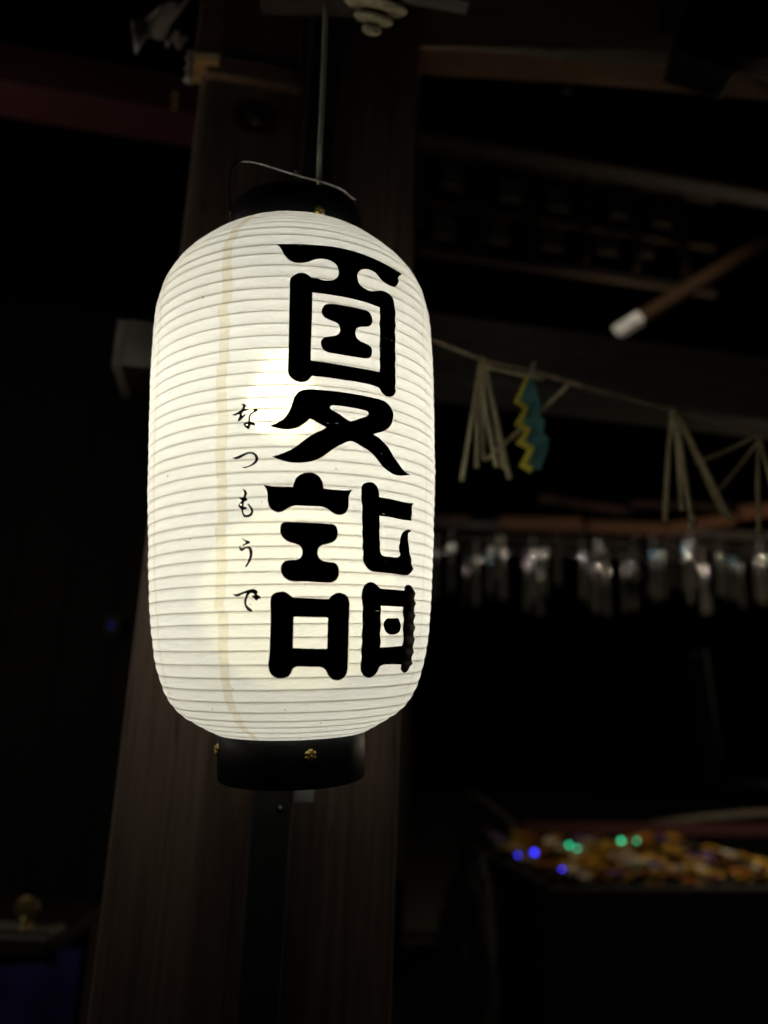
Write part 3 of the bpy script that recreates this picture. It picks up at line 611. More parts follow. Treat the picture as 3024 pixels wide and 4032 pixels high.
def lan_pt(th, z, off=0.0):
    """point of the paper skin in lantern space; th = 0 faces the viewer; the paper bellies out between ribs"""
    i, t = band(z); b = 4 * t * (1 - t); L = KN[i + 1] - KN[i]
    crk = 0.00022 * noise.noise((14 * math.cos(th), 14 * math.sin(th), z * 240.0)) * b
    r0 = RF(z); dr = (RF(min(z + .001, .43)) - RF(max(z - .001, 0))) / .002
    nl = 1 / math.sqrt(1 + dr * dr)
    belly = 0.057 * min(L / nl, 0.0095) * b + crk + off
    r = r0 + wav(th, z) + belly * nl; zz = z - belly * dr * nl
    a = th - math.pi / 2
    return Vector((r * math.cos(a), r * math.sin(a), zz))
lan = empty('paper_lantern', mat=LAN); tag(lan, 'lit white paper lantern with large black lettering hanging before the pillar', 'lantern')
# paper skin
NS, SUB = 224, 6
zl = []
for i in range(len(KN) - 1):
    for k in range(SUB): zl.append((KN[i] + (KN[i + 1] - KN[i]) * k / SUB, i + k / SUB))
zl.append((ZTOP, len(KN) - 1.0))
vs, fs, uvs = [], [], []
for z, v in zl:
    for j in range(NS): vs.append(lan_pt(2 * math.pi * j / NS - math.pi * 0.5, z))
for i in range(len(zl) - 1):
    for j in range(NS):
        fs.append((i * NS + j, i * NS + (j + 1) % NS, (i + 1) * NS + (j + 1) % NS, (i + 1) * NS + j))
        u0, u1 = 2 * math.pi * j / NS - math.pi * 0.5, 2 * math.pi * (j + 1) / NS - math.pi * 0.5
        uvs += [u0, zl[i][1], u1, zl[i][1], u1, zl[i + 1][1], u0, zl[i + 1][1]]
mb = MB(); mb.add(vs, fs)
skin = mb.build('paper_skin', 'paper', lan, smooth=True, local=True, fix=False)
ul = skin.data.uv_layers.new(name='UVMap'); ul.data.foreach_set('uv', uvs)
# ribs: thin bent bamboo hoops just inside the paper
for z in RIBZ:
    pr = []
    n = 96; k = 5; vs = []; fs = []
    for j in range(n):
        th = 2 * math.pi * j / n; p = lan_pt(th, z); rad = Vector((p.x, p.y, 0)).normalized(); c = p - rad * 0.0007
        for q in range(k):
            a = 2 * math.pi * q / k; vs.append(c + rad * (0.00042 * math.cos(a)) + Vector((0, 0, 0.00042 * math.sin(a))))
    for j in range(n):
        for q in range(k): fs.append((j * k + q, ((j + 1) % n) * k + q, ((j + 1) % n) * k + (q + 1) % k, j * k + (q + 1) % k))
    MB().add(vs, fs).build('rib', 'bamboo_rib', lan, smooth=True, local=True)
# painted lettering, laid on the paper
def spline(pts):
    """closed outline: smooth through plain points, sharp at corner points"""
    n = len(pts); out = []
    for i in range(n):
        p0, p1, p2, p3 = pts[i - 1], pts[i], pts[(i + 1) % n], pts[(i + 2) % n]
        P = [Vector(p[:2]) for p in (p0, p1, p2, p3)]
        if p1[2]: P[0] = P[1] - (P[2] - P[1])
        if p2[2]: P[3] = P[2] + (P[2] - P[1])
        L = (P[2] - P[1]).length; steps = max(1, min(8, int(L / 0.0011)))
        for k in range(steps):
            t = k / steps
            t01 = max((P[1] - P[0]).length, 1e-6) ** .5; t12 = max(L, 1e-6) ** .5; t23 = max((P[3] - P[2]).length, 1e-6) ** .5
            m1_ = (P[2] - P[1] + t12 * ((P[1] - P[0]) / t01 - (P[2] - P[0]) / (t01 + t12)))
            m2_ = (P[2] - P[1] + t12 * ((P[3] - P[2]) / t23 - (P[3] - P[1]) / (t12 + t23)))
            h00 = 2 * t ** 3 - 3 * t * t + 1; h10 = t ** 3 - 2 * t * t + t; h01 = -2 * t ** 3 + 3 * t * t; h11 = t ** 3 - t * t
            out.append(P[1] * h00 + m1_ * h10 + P[2] * h01 + m2_ * h11)
    return out
def inside(p, loops):
    c = False
    for l in loops:
        j = len(l) - 1
        for i in range(len(l)):
            a, b_ = l[i], l[j]
            if (a.y > p.y) != (b_.y > p.y) and p.x < (b_.x - a.x) * (p.y - a.y) / (b_.y - a.y) + a.x: c = not c
            j = i
    return c
def glyph(name, label, data):
    loops = []
    for s in data:
        pts = []
        for tok in s.split():
            cn = tok.endswith('!'); a, b_ = tok.rstrip('!').split(','); pts.append((int(a) / 1e4 * 0.12, int(b_) / 1e5, cn))
        loops.append(spline(pts))
    V, Ed = [], []
    for l in loops:
        k = len(V); V += l; Ed += [(k + i, k + (i + 1) % len(l)) for i in range(len(l))]
    nb_ = list(V)
    x0, x1 = min(p.x for p in V), max(p.x for p in V); y0, y1 = min(p.y for p in V), max(p.y for p in V)
    zs = [z for z, _ in zl if y0 < z < y1]
    cells = {}
    for p in nb_: cells.setdefault((int(p.x // .0012), int(p.y // .0012)), []).append(p)
    nx = int((x1 - x0) / 0.0024) + 1
    for z in zs:
        for i in range(nx):
            p = Vector((x0 + i * 0.0024 + 0.0003, z))
            cx, cy_ = int(p.x // .0012), int(p.y // .0012)
            if any((q - p).length < 0.0006 for a in (-1, 0, 1) for b_ in (-1, 0, 1) for q in cells.get((cx + a, cy_ + b_), ())): continue
            if inside(p, loops): V.append(p)
    ov, oe, of, *_ = delaunay_2d_cdt([Vector((p.x * 100, p.y * 100)) for p in V], Ed, [], 0, 1e-5)
    ov = [Vector((p.x / 100, p.y / 100)) for p in ov]
    fs = [tuple(f) for f in of if inside(sum((ov[i] for i in f), Vector((0, 0))) / len(f), loops)]
    vs = [lan_pt(p.x / 0.12, p.y, 0.0003) for p in ov]
    o = MB().add(vs, fs).build(name, 'ink', lan, smooth=True, local=True, fix=False)
    uvv = []
    for f in o.data.polygons:
        for i in f.vertices:
            bi, bt = band(ov[i].y); uvv += [ov[i].x / 0.12, bi + bt]
    o.data.uv_layers.new(name='UVMap').data.foreach_set('uv', uvv)
    o['label'] = label
    return o
glyph('painted_character', 'large black character at the top of the lantern', GLYPHS['natsu'])
glyph('painted_character', 'large black character in the lower half of the lantern', GLYPHS['moude'])
glyph('painted_kana', 'small brush written first letter of the side column', GLYPHS['na'])
glyph('painted_kana', 'small open curve, second letter of the side column', GLYPHS['tsu'])
glyph('painted_kana', 'small third letter of the side column', GLYPHS['mo'])
glyph('painted_kana', 'small fourth letter of the side column', GLYPHS['u'])
glyph('painted_kana', 'small last letter at the foot of the side column', GLYPHS['de'])
# black lacquered end rings (open hoops) and their brass flowers
RC = 0.0597
def hoop(z0, z1, name, lab, r=RC):
    t = 0.0035
    o = MB().lathe([(r - .0012, z0), (r, z0 + .0012), (r + 0.0004, (z0 + z1) / 2), (r, z1 - .0012), (r - .0012, z1), (r - t, z1), (r - t, z0)], 96, close=True).build(name, 'lacquer', lan, smooth=False, local=True)
    o.data.polygons.foreach_set('use_smooth', [True] * len(o.data.polygons)); o['label'] = lab
    return o
top = hoop(0.4225, 0.4575, 'end_ring', 'black lacquered ring closing the top of the paper')
bot = hoop(-0.0362, 0.0015, 'end_ring', 'black lacquered ring closing the bottom of the paper')
MB().lathe([(RC - .004, -0.036), (RC - .004, -0.034), (0.030, -0.034), (0.030, -0.036)], 48, close=True).build('bottom_rim', 'lacquer', bot, smooth=False, local=True)
def flower(th, z, parent, sc=1.0):
    a = th - math.pi / 2; nrm = Vector((math.cos(a), math.sin(a), 0)); sd = Vector((-math.sin(a), math.cos(a), 0)); up = Vector((0, 0, 1))
    c0_ = nrm * (RC + 0.0005) + up * z
    mbf = MB(); NA, NR = 48, 7; vs = []; fs = []
    for i in range(NR + 1):
        t = i / NR
        for j in range(NA):
            f = 2 * math.pi * j / NA; pet = abs(math.cos(3 * (f - R(88))))        # six petals
            notch = 1 - 0.10 * math.exp(-((1 - pet) / 0.03) ** 2) * t
            rr = 0.0056 * sc * t * (0.74 + 0.26 * pet ** 0.6) * notch
            hgt = 0.0006 + 0.0016 * math.sin(math.pi * min(t * 0.92 + .08, 1)) ** 0.8 * (0.35 + 0.65 * pet)
            vs.append(c0_ + sd * (rr * math.cos(f)) + up * (rr * math.sin(f)) + nrm * (hgt if i < NR else 0))
    for i in range(NR):
        for j in range(NA): fs.append((i * NA + j, i * NA + (j + 1) % NA, (i + 1) * NA + (j + 1) % NA, (i + 1) * NA + j))
    o = mbf.add(vs, fs).build('brass_flower', 'brass', parent, smooth=True, local=True)
    st = MB()
    for k in range(6):
        f = R(58 + 60 * k); dv = sd * math.cos(f) + up * math.sin(f)
        st.tube([c0_ + nrm * 0.0022 + dv * 0.001, c0_ + nrm * 0.0024 + dv * 0.0026, c0_ + nrm * 0.0021 + dv * 0.0036], [0.00025, 0.00035, 0.0005], 6)
    st.lathe([(0.0011, 0), (0.0010, .0008), (0.0006, .0013), (0, .0015)], 12, c0_ + nrm * 0.0018, sd, up, nrm)
    p2 = st.build('stamens', 'brass', parent, smooth=True, local=True)
    return o
for k in range(4):
    flower(R(19.5 + 90 * k), -0.0115, bot, .94); flower(R(25 + 90 * k), 0.4325, top, .94)
# little nail heads round the top ring
for th, z in ((-2, .4272), (33, .4275), (44, .4272), (52, .4272), (-20, .4278), (13, .44)):
    a = R(th) - math.pi / 2; nrm = Vector((math.cos(a), math.sin(a), 0)); sd = Vector((-math.sin(a), math.cos(a), 0))
    MB().lathe([(.0006, 0), (.0005, .0004), (0, .0005)], 8, nrm * (RC + .0004) + Vector((0, 0, z)), sd, Vector((0, 0, 1)), nrm).build('nail', 'wire', top, local=True)
# wire bail over the top ring
BDEG = 24
bd_ = Vector((math.cos(R(BDEG)), math.sin(R(BDEG)), 0)); bnrm = Vector((-bd_.y, bd_.x, 0))
wn_ = (LAN.to_3x3() @ bnrm); wc_ = LAN @ Vector((0, 0, .5)); Li = LAN.inverted()
mid = [Li @ at_plane(x, y, wc_, wn_) for x, y in ((912, 651), (940, 639), (975, 634), (1015, 641), (1070, 657), (1120, 673), (1163, 686), (1200, 697), (1245, 708), (1300, 725), (1350, 746), (1385, 776), (1408, 802))]
pts = [bd_ * -0.0608 + Vector((0, 0, .448)), bd_ * -0.0625 + Vector((0, 0, .470)), bd_ * -0.0618 + Vector((0, 0, .489))] + mid[1:] + [bd_ * 0.0608 + Vector((0, 0, .447))]
pts = smooth_path(pts, 5)
MB().tube(pts, 0.0013, 8).build('bail', 'wire', lan, smooth=True, local=True)
hk = mid[6]
MB().tube([hk + Vector((0.0028 * math.cos(a), 0.0016 * math.sin(a), 0.0028 * math.sin(a) + .002)) for a in [2 * math.pi * k / 14 for k in range(13)]], 0.0009, 8).build('hook', 'wire', lan, smooth=True, local=True)
# bulb and holder inside
BL = LAN.inverted() @ at(1122, 1612, 0.648)
prof = [(0, -.030), (.010, -.0285), (.019, -.024), (.0265, -.014), (.029, -.002), (.0275, .010), (.021, .022), (.0155, .033), (.0135, .040)]
MB().lathe(prof, 24, BL).build('bulb', 'bulb_glass', lan, smooth=True, local=True)
MB().lathe([(.0, .068), (.006, .068), (.014, .064), (.026, .052), (.0275, .044), (.0165, .0425), (0, .0405)], 24, BL).build('bulb_holder', 'socket', lan, smooth=False, local=True)  # flared skirt shaped to keep bulb light from the top opening
bp_ = bpy.data.materials['bulb_glass'].node_tree.nodes['Principled BSDF']; bp_.inputs['Emission Strength'].default_value = 78.0 * BULB_W
GB = Vector((0.004, 0.008, 0.112))  # added second source to even out the paper lower down
MB().lathe([(.076 * math.sin(math.pi * k / 14), -.076 * math.cos(math.pi * k / 14)) for k in range(15)], 24, GB).build('fill_globe', 'fill_globe_glow', lan, smooth=True, local=True)
MB().lathe([(0, .105), (.008, .105), (.014, .098), (.014, .0762), (0, .0762)], 16, GB).build('bulb_holder', 'socket', lan, local=True)  # holder of the added globe
bpy.data.materials['fill_globe_glow'].node_tree.nodes['Principled BSDF'].inputs['Emission Strength'].default_value = 8.3 * BULB_W
# flex going up from the holder to the crossbar
fx = [LAN @ (BL + Vector((0, 0, .068))), LAN @ Vector((0.006, -0.02, 0.38)), LAN @ Vector((0.0225, -0.012, 0.44)), at(1257, 690, 0.655), at(1259, 600, 0.657), at(1266, 470, 0.66), at(1272, 330, 0.664), at(1277, 200, 0.668), at(1281, 90, 0.674), at(1284, 30, 0.68)]
tag(MB().tube(smooth_path(fx), 0.00235, 10).build('power_cord', 'cord_plastic', None, smooth=True), 'pale beige electric cord running down into the top of the lantern', 'cord')
hw = [LAN @ (hk + Vector((0, 0, .004))), at(1170, 560, 0.645), at(1178, 350, 0.66), at(1186, 60, 0.70)]
tag(MB().tube(smooth_path(hw), 0.0006, 6).build('hanging_wire', 'black_metal', None, smooth=True), 'thin dark wire from the crossbar to the hook of the lantern', 'wire')

# ================================================================== rope with tassels and zigzag paper
RPL = at(1900, 1414, 1.02)
def at(px, py, Y, at0=at):                 # RY means: in the plane of the rope, plus a little depth
    if isinstance(Y, RopeDepth): return at_plane(px, py, RPL + DEP * Y.d, DEP)
    return at0(px, py, Y)
class RopeDepth:
    def __init__(s, d=0.0): s.d = d
    def __add__(s, k): return RopeDepth(s.d + k * .66)
    def __sub__(s, k): return RopeDepth(s.d - k * .66)
RY = RopeDepth()
rp = [at(1560, 1285, RY), at(1695, 1334, RY), at(1900, 1414, RY), at(2096, 1460, RY), at(2250, 1506, RY), at(2424, 1556, RY), at(2652, 1618, RY), at(2860, 1672, RY), at(3060, 1722, RY), at(3400, 1800, RY)]
rpp = smooth_path(rp, 14)
rope = empty('straw_rope', rp[0]); tag(rope, 'thin twisted straw rope stretched from behind the lantern to the right', 'rope')
for s in range(3):
    tw = []
    for i, p in enumerate(rpp):
        t = (rpp[min(i + 1, len(rpp) - 1)] - rpp[max(i - 1, 0)]).normalized(); a = t.cross(UP).normalized(); b_ = t.cross(a)
        f = i * 0.9 + s * 2 * math.pi / 3; k = 1.0 if i < 60 else 0.62
        tw.append(p + a * (0.0017 * k * math.cos(f)) + b_ * (0.0017 * k * math.sin(f)))
    MB().tube(tw, [0.0020 if i < 60 else 0.0012 for i in range(len(tw))], 6).build('strand', 'rope_straw', rope, smooth=True)
def straw(p0, p1, r, parent, sag=0.01, name='straw'):
    m_ = (p0 + p1) / 2 + UP * (-sag * 0.2) + LAT * random.uniform(-sag, sag) * 0.4
    MB().tube(smooth_path([p0, m_, p1], 5), [r * (0.8 + 0.35 * i / 10) for i in range(11)], 6).build(name, 'straw', parent, smooth=True)
def tassel(top_px, ends, Y, r, label):
    tp = at(*top_px, Y); t = empty('straw_tassel', tp); tag(t, label, 'tassel', 'straw tassels hanging from the rope')
    for k, (x, y, dy) in enumerate(ends):
        straw(tp + LAT * (0.004 * (k % 3 - 1)), at(x, y, Y + dy), r, t)
    MB().lathe([(0.0, .007), (.004, .0055), (.005, 0), (.0045, -.007), (.002, -.009), (0, -.009)], 12, tp).build('knot', 'rope_straw', t, smooth=True)
    return t
tassel((1902, 1424), ((1818, 1893, -.03), (1876, 1842, 0), (1905, 1812, .05), (1955, 1838, -.02), (2006, 1885, .02), (1984, 1846, .05)), RY - .012, 0.0032, 'spread straw tassel on the rope nearest the lantern, left of the zigzag paper')
tassel((2655, 1622), ((2618, 2052, .03), (2684, 2010, .05), (2728, 2085, -.03), (2738, 2078, .0), (2846, 2030, .04), (2876, 2046, 0)), RY - .012, 0.0033, 'wide straw tassel on the rope near the right edge, above the orange rails')
tassel((2996, 1708), ((2990, 2118, 0), (2740, 1822, .25), (2838, 1920, .25), (3060, 2060, 0)), RY - .012, 0.0028, 'straw tassel cut by the right edge of the photo')
ls = empty('loose_straw', at(2237, 1519, RY)); tag(ls, 'single loose straw blown slantwise behind the zigzag paper', 'straw')
MB().tube(smooth_path([at(2240, 1512, RY - .01), at(2160, 1590, RY + .03), at(2050, 1690, RY + .05), at(1912, 1812, RY + .04)], 6), 0.0028, 6).build('stalk', 'straw', ls, smooth=True)
MB().tube(smooth_path([at(1905, 1440, RY - .02), at(2000, 1464, RY - .02), at(2140, 1490, RY - .015)], 6), 0.0025, 6).build('binding', 'straw', ls, smooth=True)
# zigzag streamer, yellow in front of teal
sd_ = empty('zigzag_streamer', at(2105, 1440, RY - .01)); tag(sd_, 'zigzag folded streamer of yellow and teal paper hanging from the rope', 'streamer')
tl = [((2083, 1474), (2101, 1481)), ((2040, 1576), (2123, 1566)), ((2074, 1600), (2130, 1580)), ((2046, 1664), (2125, 1636)), ((2082, 1690), (2146, 1651)), ((2052, 1740), (2139, 1708)), ((2094, 1764), (2163, 1723)), ((2084, 1818), (2157, 1772)), ((2098, 1850), (2127, 1851))]
rows = []
for k, (a, b_) in enumerate(tl):
    dy = RY + (.010 if k % 2 else .002)
    rows.append([at(a[0] + (b_[0] - a[0]) * t, a[1] + (b_[1] - a[1]) * t, dy + .008 * t) for t in (0, .5, 1)])
MB().sheet(rows, .0010, DEP).build('teal_panel', 'teal_paper', sd_, smooth=False)
def ribbon(path, hw, Y, mat, name, th=0.0010):
    """a narrow paper ribbon of even width folded along a zigzag"""
    P = [Vector((x, y)) for x, y in path]; rows = []
    for i, p in enumerate(P):
        d0 = (P[i] - P[i - 1]).normalized() if i else (P[1] - P[0]).normalized()
        d1 = (P[i + 1] - P[i]).normalized() if i < len(P) - 1 else d0
        n0 = Vector((-d0.y, d0.x)); n1 = Vector((-d1.y, d1.x)); m_ = (n0 + n1).normalized(); k = hw * (0.75 + .07 * i) / max(.45, m_.dot(n1))
        yy = Y + (0.003 if i % 2 else -0.003)
        rows.append([at(p.x + m_.x * k, p.y + m_.y * k, yy), at(p.x - m_.x * k, p.y - m_.y * k, yy)])
    return MB().sheet(rows, th, DEP).build(name, mat, sd_, smooth=False)
ribbon([(2083, 1474), (2034, 1578), (2074, 1608), (2040, 1668), (2082, 1692), (2046, 1742), (2094, 1766), (2060, 1830), (2096, 1852)], 10, RY - .012, 'yellow_paper', 'yellow_panel')
MB().tube([at(2104, 1425, RY - .005), at(2096, 1452, RY), at(2090, 1482, RY)], 0.0028, 8).build('tie', 'white_paper', sd_, smooth=True)

# ================================================================== courtyard beyond
# slanting rafter pole with paler end
ra = at(2425, 1312, 2.3); rb_ = at(3080, 905, 2.15)
rft = empty('slanting_rafter', ra); tag(rft, 'pale slanting rafter with a paler mottled end at the right', 'rafter')
beam('timber', ra, ra + (rb_ - ra) * 1.2, 0.036, 0.04, 'rafter_wood', 0.003, rft)
X_ = (rb_ - ra).normalized()
o = MB().box((0, 0, 0), (0.05, 0.0212, 0.0192)).build('pale_tip', 'pale_tip_tone', rft, local=True, bevel=0.003)  # paler mottled box over the rafter end
Y_ = UP.cross(X_).normalized(); o.matrix_basis = framed('', X_ * 0.045, X_, Y_, X_.cross(Y_))
# far eave beam and latticed screen under it
ea = at(1640, 506, 2.5); eb = at_plane(3060, 808, ea, DEP); eb.z = ea.z
fe = empty('eave_beam', ea); tag(fe, 'long dim eave beam slanting down to the right across the dark', 'beam')
beam('timber', ea - LAT * 0.02 + UP * 0.10 + DEP * 0.05, ea + LAT * 3.4 + UP * 0.10 + DEP * 0.05, 0.2, 0.1, 'near_black_wood', 0.004, fe)
beam('lip', ea - LAT * 0.02 - UP * 0.006 - DEP * 0.004, ea + LAT * 3.4 - UP * 0.006 - DEP * 0.004, 0.014, 0.02, 'rafter_wood', 0.002, fe)
LP = ea + DEP * 0.9
sc_ = empty('lattice_screen', LP); tag(sc_, 'shadowy latticed screen with dim pale panes under the eave beam', 'screen')
panes = [(1781, 697), (2013, 747), (2200, 783), (2437, 815), (2605, 847), (1749, 893), (1958, 911), (2172, 938), (2391, 956), (2532, 966)]
for i, (x, y) in enumerate(panes):
    c = at_plane(x, y, LP, DEP)
    MB().box(c, (0.058, 0.006, 0.066), LAT, DEP, UP).build('pane', 'plaster', sc_, bevel=0.002)
for y0_, y1_ in ((590, 720), (790, 930), (985, 1075)):
    a, b_ = at_plane(1640, y0_, LP, DEP), at_plane(2800, y1_, LP, DEP)
    b_.z = a.z; beam('lattice_bar', a - DEP * 0.02, a - DEP * 0.02 + LAT * ((b_ - a).dot(LAT)), 0.05, 0.03, 'dark_wood', 0.003, sc_)
for x, y in ((1655, 720), (1885, 800), (2085, 840), (2295, 870), (2490, 900), (2680, 930)):
    a = at_plane(x, y, LP, DEP); beam('lattice_bar', a - UP * 0.27 - DEP * 0.026, a + UP * 0.27 - DEP * 0.026, 0.045, 0.03, 'dark_wood', 0.003, sc_, DEP)
# small hook high on the right
hk2 = at(2232, 356, 1.9)
tag(MB().tube([hk2 + Vector((0.008 * math.cos(a), 0, 0.012 * math.sin(a))) for a in [R(-200 + 26 * k) for k in range(10)]], 0.0026, 7).build('ceiling_hook', 'white_paint', None, smooth=True), 'tiny pale hook in the dark below the curved beam', 'hook')

# orange rails above the wind chimes
CY = 4.9
def rail(x0, y0_, x1, y1_, Y, h, label, mat='vermilion_wood'):
    a = at(x0, y0_, Y); b_ = at(x1, y1_, Y + 0.02); o = beam('orange_rail', a, b_, h, 0.06, mat, 0.006)
    tag(o, label, 'rail', 'orange rails over the wind chimes'); return o
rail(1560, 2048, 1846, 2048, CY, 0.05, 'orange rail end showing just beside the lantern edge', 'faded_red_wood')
rail(1965, 2062, 2290, 2068, CY, 0.085, 'bright orange rail above the wind chimes, below the zigzag paper')
rail(2310, 2074, 2660, 2086, CY, 0.075, 'orange rail between the bright rail and the wide straw tassel')
rail(2620, 2082, 2890, 2044, CY, 0.07, 'orange rail rising behind the wide straw tassel')
rail(2905, 2020, 3080, 2000, CY - .1, 0.085, 'bright orange rail at the right edge of the photo')
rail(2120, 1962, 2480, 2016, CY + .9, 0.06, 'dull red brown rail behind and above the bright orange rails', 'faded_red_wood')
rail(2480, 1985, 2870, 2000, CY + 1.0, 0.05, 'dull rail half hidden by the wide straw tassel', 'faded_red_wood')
fr_ = empty('chime_frame', at(2400, 2100, CY + .25)); tag(fr_, 'dark timber frame from which the wind chimes hang', 'frame')
for dy in (0, .35, .7):
    a, b_ = at(1600, 2092, CY + .05 + dy), at(3150, 2104, CY + .05 + dy); a.z = b_.z = at(2300, 2085, CY + .05).z
    beam('cross_rail', a, b_, 0.05, 0.05, 'near_black_wood', 0.004, fr_)
for x in (1600, 3130):
    p = at(x, 2092, CY + .4); zt_ = at(2300, 2085, CY + .05).z
    beam('upright', Vector((p.x, p.y, 0)), Vector((p.x, p.y, zt_ + .3)), 0.09, 0.09, 'near_black_wood', 0.005, fr_, DEP)

# wind chimes: glass bowl, cord, paper slip
def chime_proto(glass):
    t = empty('wind_chime', (0, 0, -5))
    prof = []
    for k in range(10):
        a = R(90 - 14.2 * k); prof.append((0.042 * math.cos(a), 0.042 * math.sin(a)))
    prof += [(prof[-1][0] + .0015, prof[-1][1] - .003)]
    MB().lathe(prof, 20).build('glass_bowl', glass, t, smooth=True, local=True)
    MB().tube([(0, 0, .12), (0, 0, .037), (0, 0, -.03), (0, 0, -.10)], 0.0012, 5).build('cord', 'white_paper', t, local=True)
    rows = [[Vector((-.021, .004 * math.sin(k * 1.1), -.10 - .026 * k)), Vector((.021, .004 * math.sin(k * 1.1 + .6), -.10 - .026 * k))] for k in range(9)]
    MB().sheet(rows, .0008, Vector((0, 1, 0))).build('paper_slip', 'slip_paper', t, local=True)
    return t
dots = [(195, 530), (262, 640), (310, 585), (376, 540), (411, 488), (433, 560), (543, 612), (572, 565), (603, 660), (625, 555), (685, 518), (800, 568), (830, 620), (860, 622), (885, 540), (865, 510), (909, 647), (993, 640), (1046, 500), (1035, 620), (1110, 565), (1168, 568), (1210, 535), (1280, 488), (1290, 577), (1327, 510), (1300, 515), (1356, 625), (1375, 650), (1425, 568), (1445, 570), (1465, 590), (1530, 625), (1600, 585), (1625, 585), (1655, 580), (120, 560), (60, 600)]
blue = [(368, 593), (1130, 565), (1265, 542), (1496, 588)]
pc, pbl = chime_proto('clear_glass'), chime_proto('blue_glass')
for lst, proto, lab, grp in ((dots, pc, 'small clear glass wind chime with a paper slip in the far row at right', 'clear glass wind chimes in the courtyard'), (blue, pbl, 'small blue tinted glass wind chime in the far row at right', 'blue glass wind chimes in the courtyard')):
    for i, (X, Y) in enumerate(lst):
        yy = CY + .05 + (0, .35, .7)[(i * 7 + X) % 3] + random.uniform(-.05, .05)
        o = proto if i == 0 else copy_tree(proto)
        p = at(1612 + .851 * X, 1700 + .851 * Y, yy)
        tag(o, lab, 'wind chime', grp)
        o.matrix_world = Matrix.Translation(p) @ Matrix.Rotation(random.uniform(-.7, .7), 4, 'Z')

# stone basin full of floating flowers
FY = 3.9
bl_, brr = at(2060, 3350, FY), at(3150, 3330, FY + .1)
WZ = at(2450, 3470, FY).z
BYC = FY + .72
bs = empty('stone_basin', Vector((0.5 * (bl_.x + brr.x), BYC, 0))); tag(bs, 'dark stone water basin filled with floating flowers at lower right', 'basin')
bx = bs.matrix_world.translation.x; hwid = (brr.x - bl_.x) / 2 + .05
HD = 0.72
def ring_box(hw_, hd_, z0, z1, t):
    m_ = MB(); c = Vector((bx, BYC, 0))
    o_ = [(-1, -1), (1, -1), (1, 1), (-1, 1)]
    vs = [];
    for z in (z0, z1):
        for k in ((hw_, hd_), (hw_ - t, hd_ - t)):
            for a, b_ in o_: vs.append(c + LAT * (a * k[0]) + DEP * (b_ * k[1]) + UP * z)
    fs = []
    for i in range(4):
        j = (i + 1) % 4
        fs += [(i, j, 8 + j, 8 + i), (4 + j, 4 + i, 12 + i, 12 + j), (8 + i, 8 + j, 12 + j, 12 + i), (j, i, 4 + i, 4 + j)]
    return m_.add(vs, fs)
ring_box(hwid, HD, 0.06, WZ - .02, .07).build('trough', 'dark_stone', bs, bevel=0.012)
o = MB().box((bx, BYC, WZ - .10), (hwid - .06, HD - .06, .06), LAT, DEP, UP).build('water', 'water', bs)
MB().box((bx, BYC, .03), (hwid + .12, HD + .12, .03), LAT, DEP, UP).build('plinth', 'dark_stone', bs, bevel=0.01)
def blossom(mat, n=10, r=0.045):
    t = empty('floating_flower', (0, 0, -5)); vs_, fs_ = [], []
    m_ = MB()
    for ring, (rr, tilt, k) in enumerate(((1.0, .35, n), (0.72, .75, n - 2), (0.45, 1.15, n - 4))):
        for i in range(k):
            a = 2 * math.pi * (i + .5 * ring) / k; d = Vector((math.cos(a), math.sin(a), 0)); s_ = Vector((-d.y, d.x, 0))
            L = r * rr
            p = [d * (.12 * r), d * (L * .5 * math.cos(tilt)) + s_ * (.24 * L) + UP * (L * .5 * math.sin(tilt)), d * (L * math.cos(tilt)) + UP * (L * math.sin(tilt) * .85), d * (L * .5 * math.cos(tilt)) - s_ * (.24 * L) + UP * (L * .5 * math.sin(tilt))]
            m_.add(p, [(0, 1, 2, 3)])
    m_.build('petals', mat, t, local=True, fix=False)
    MB().lathe([(.0, .010), (.007, .009), (.011, .003), (.011, -.002), (0, -.003)], 10, Vector((0, 0, .002))).build('heart', 'petal_orange' if mat != 'petal_orange' else 'petal_yellow', t, local=True, smooth=True)
    return t
kinds = [('petal_yellow', 'yellow flower head floating in the stone basin', 'yellow floating flowers'), ('petal_white', 'white flower head floating in the stone basin', 'white floating flowers'), ('petal_orange', 'orange flower head floating in the stone basin', 'orange floating flowers'), ('petal_violet', 'violet flower head floating in the stone basin', 'violet floating flowers')]
protos = [blossom(k[0], 10 + 2 * (i % 2), 0.068 - .004 * i) for i, k in enumerate(kinds)]
used = [False] * 4
rnd = random.Random(3)
nx_, ny_ = 16, 9
for i in range(nx_):
    for j in range(ny_):
        k = rnd.choices((0, 1, 2, 3), (6, 2.4, 1.6, 1.3))[0]
        a = (i + .5 + rnd.uniform(-.4, .4) + .5 * (j % 2)) / nx_ * 2 - 1; b_ = (j + .5 + rnd.uniform(-.35, .35)) / ny_ * 2 - 1
        p = Vector((bx, BYC, 0)) + LAT * (a * (hwid - .06)) + DEP * (b_ * (HD - .05)); p.z = WZ - .035 + rnd.uniform(0, .06)
        o = copy_tree(protos[k]) if used[k] else protos[k]; used[k] = True
        tag(o, kinds[k][1], 'flower', kinds[k][2])
        s_ = rnd.uniform(.8, 1.2)
        o.matrix_world = Matrix.Translation(p) @ Matrix.Rotation(rnd.uniform(0, 6.28), 4, 'Z') @ Matrix.Rotation(rnd.uniform(-.5, .5), 4, 'X') @ Matrix.Scale(s_, 4)
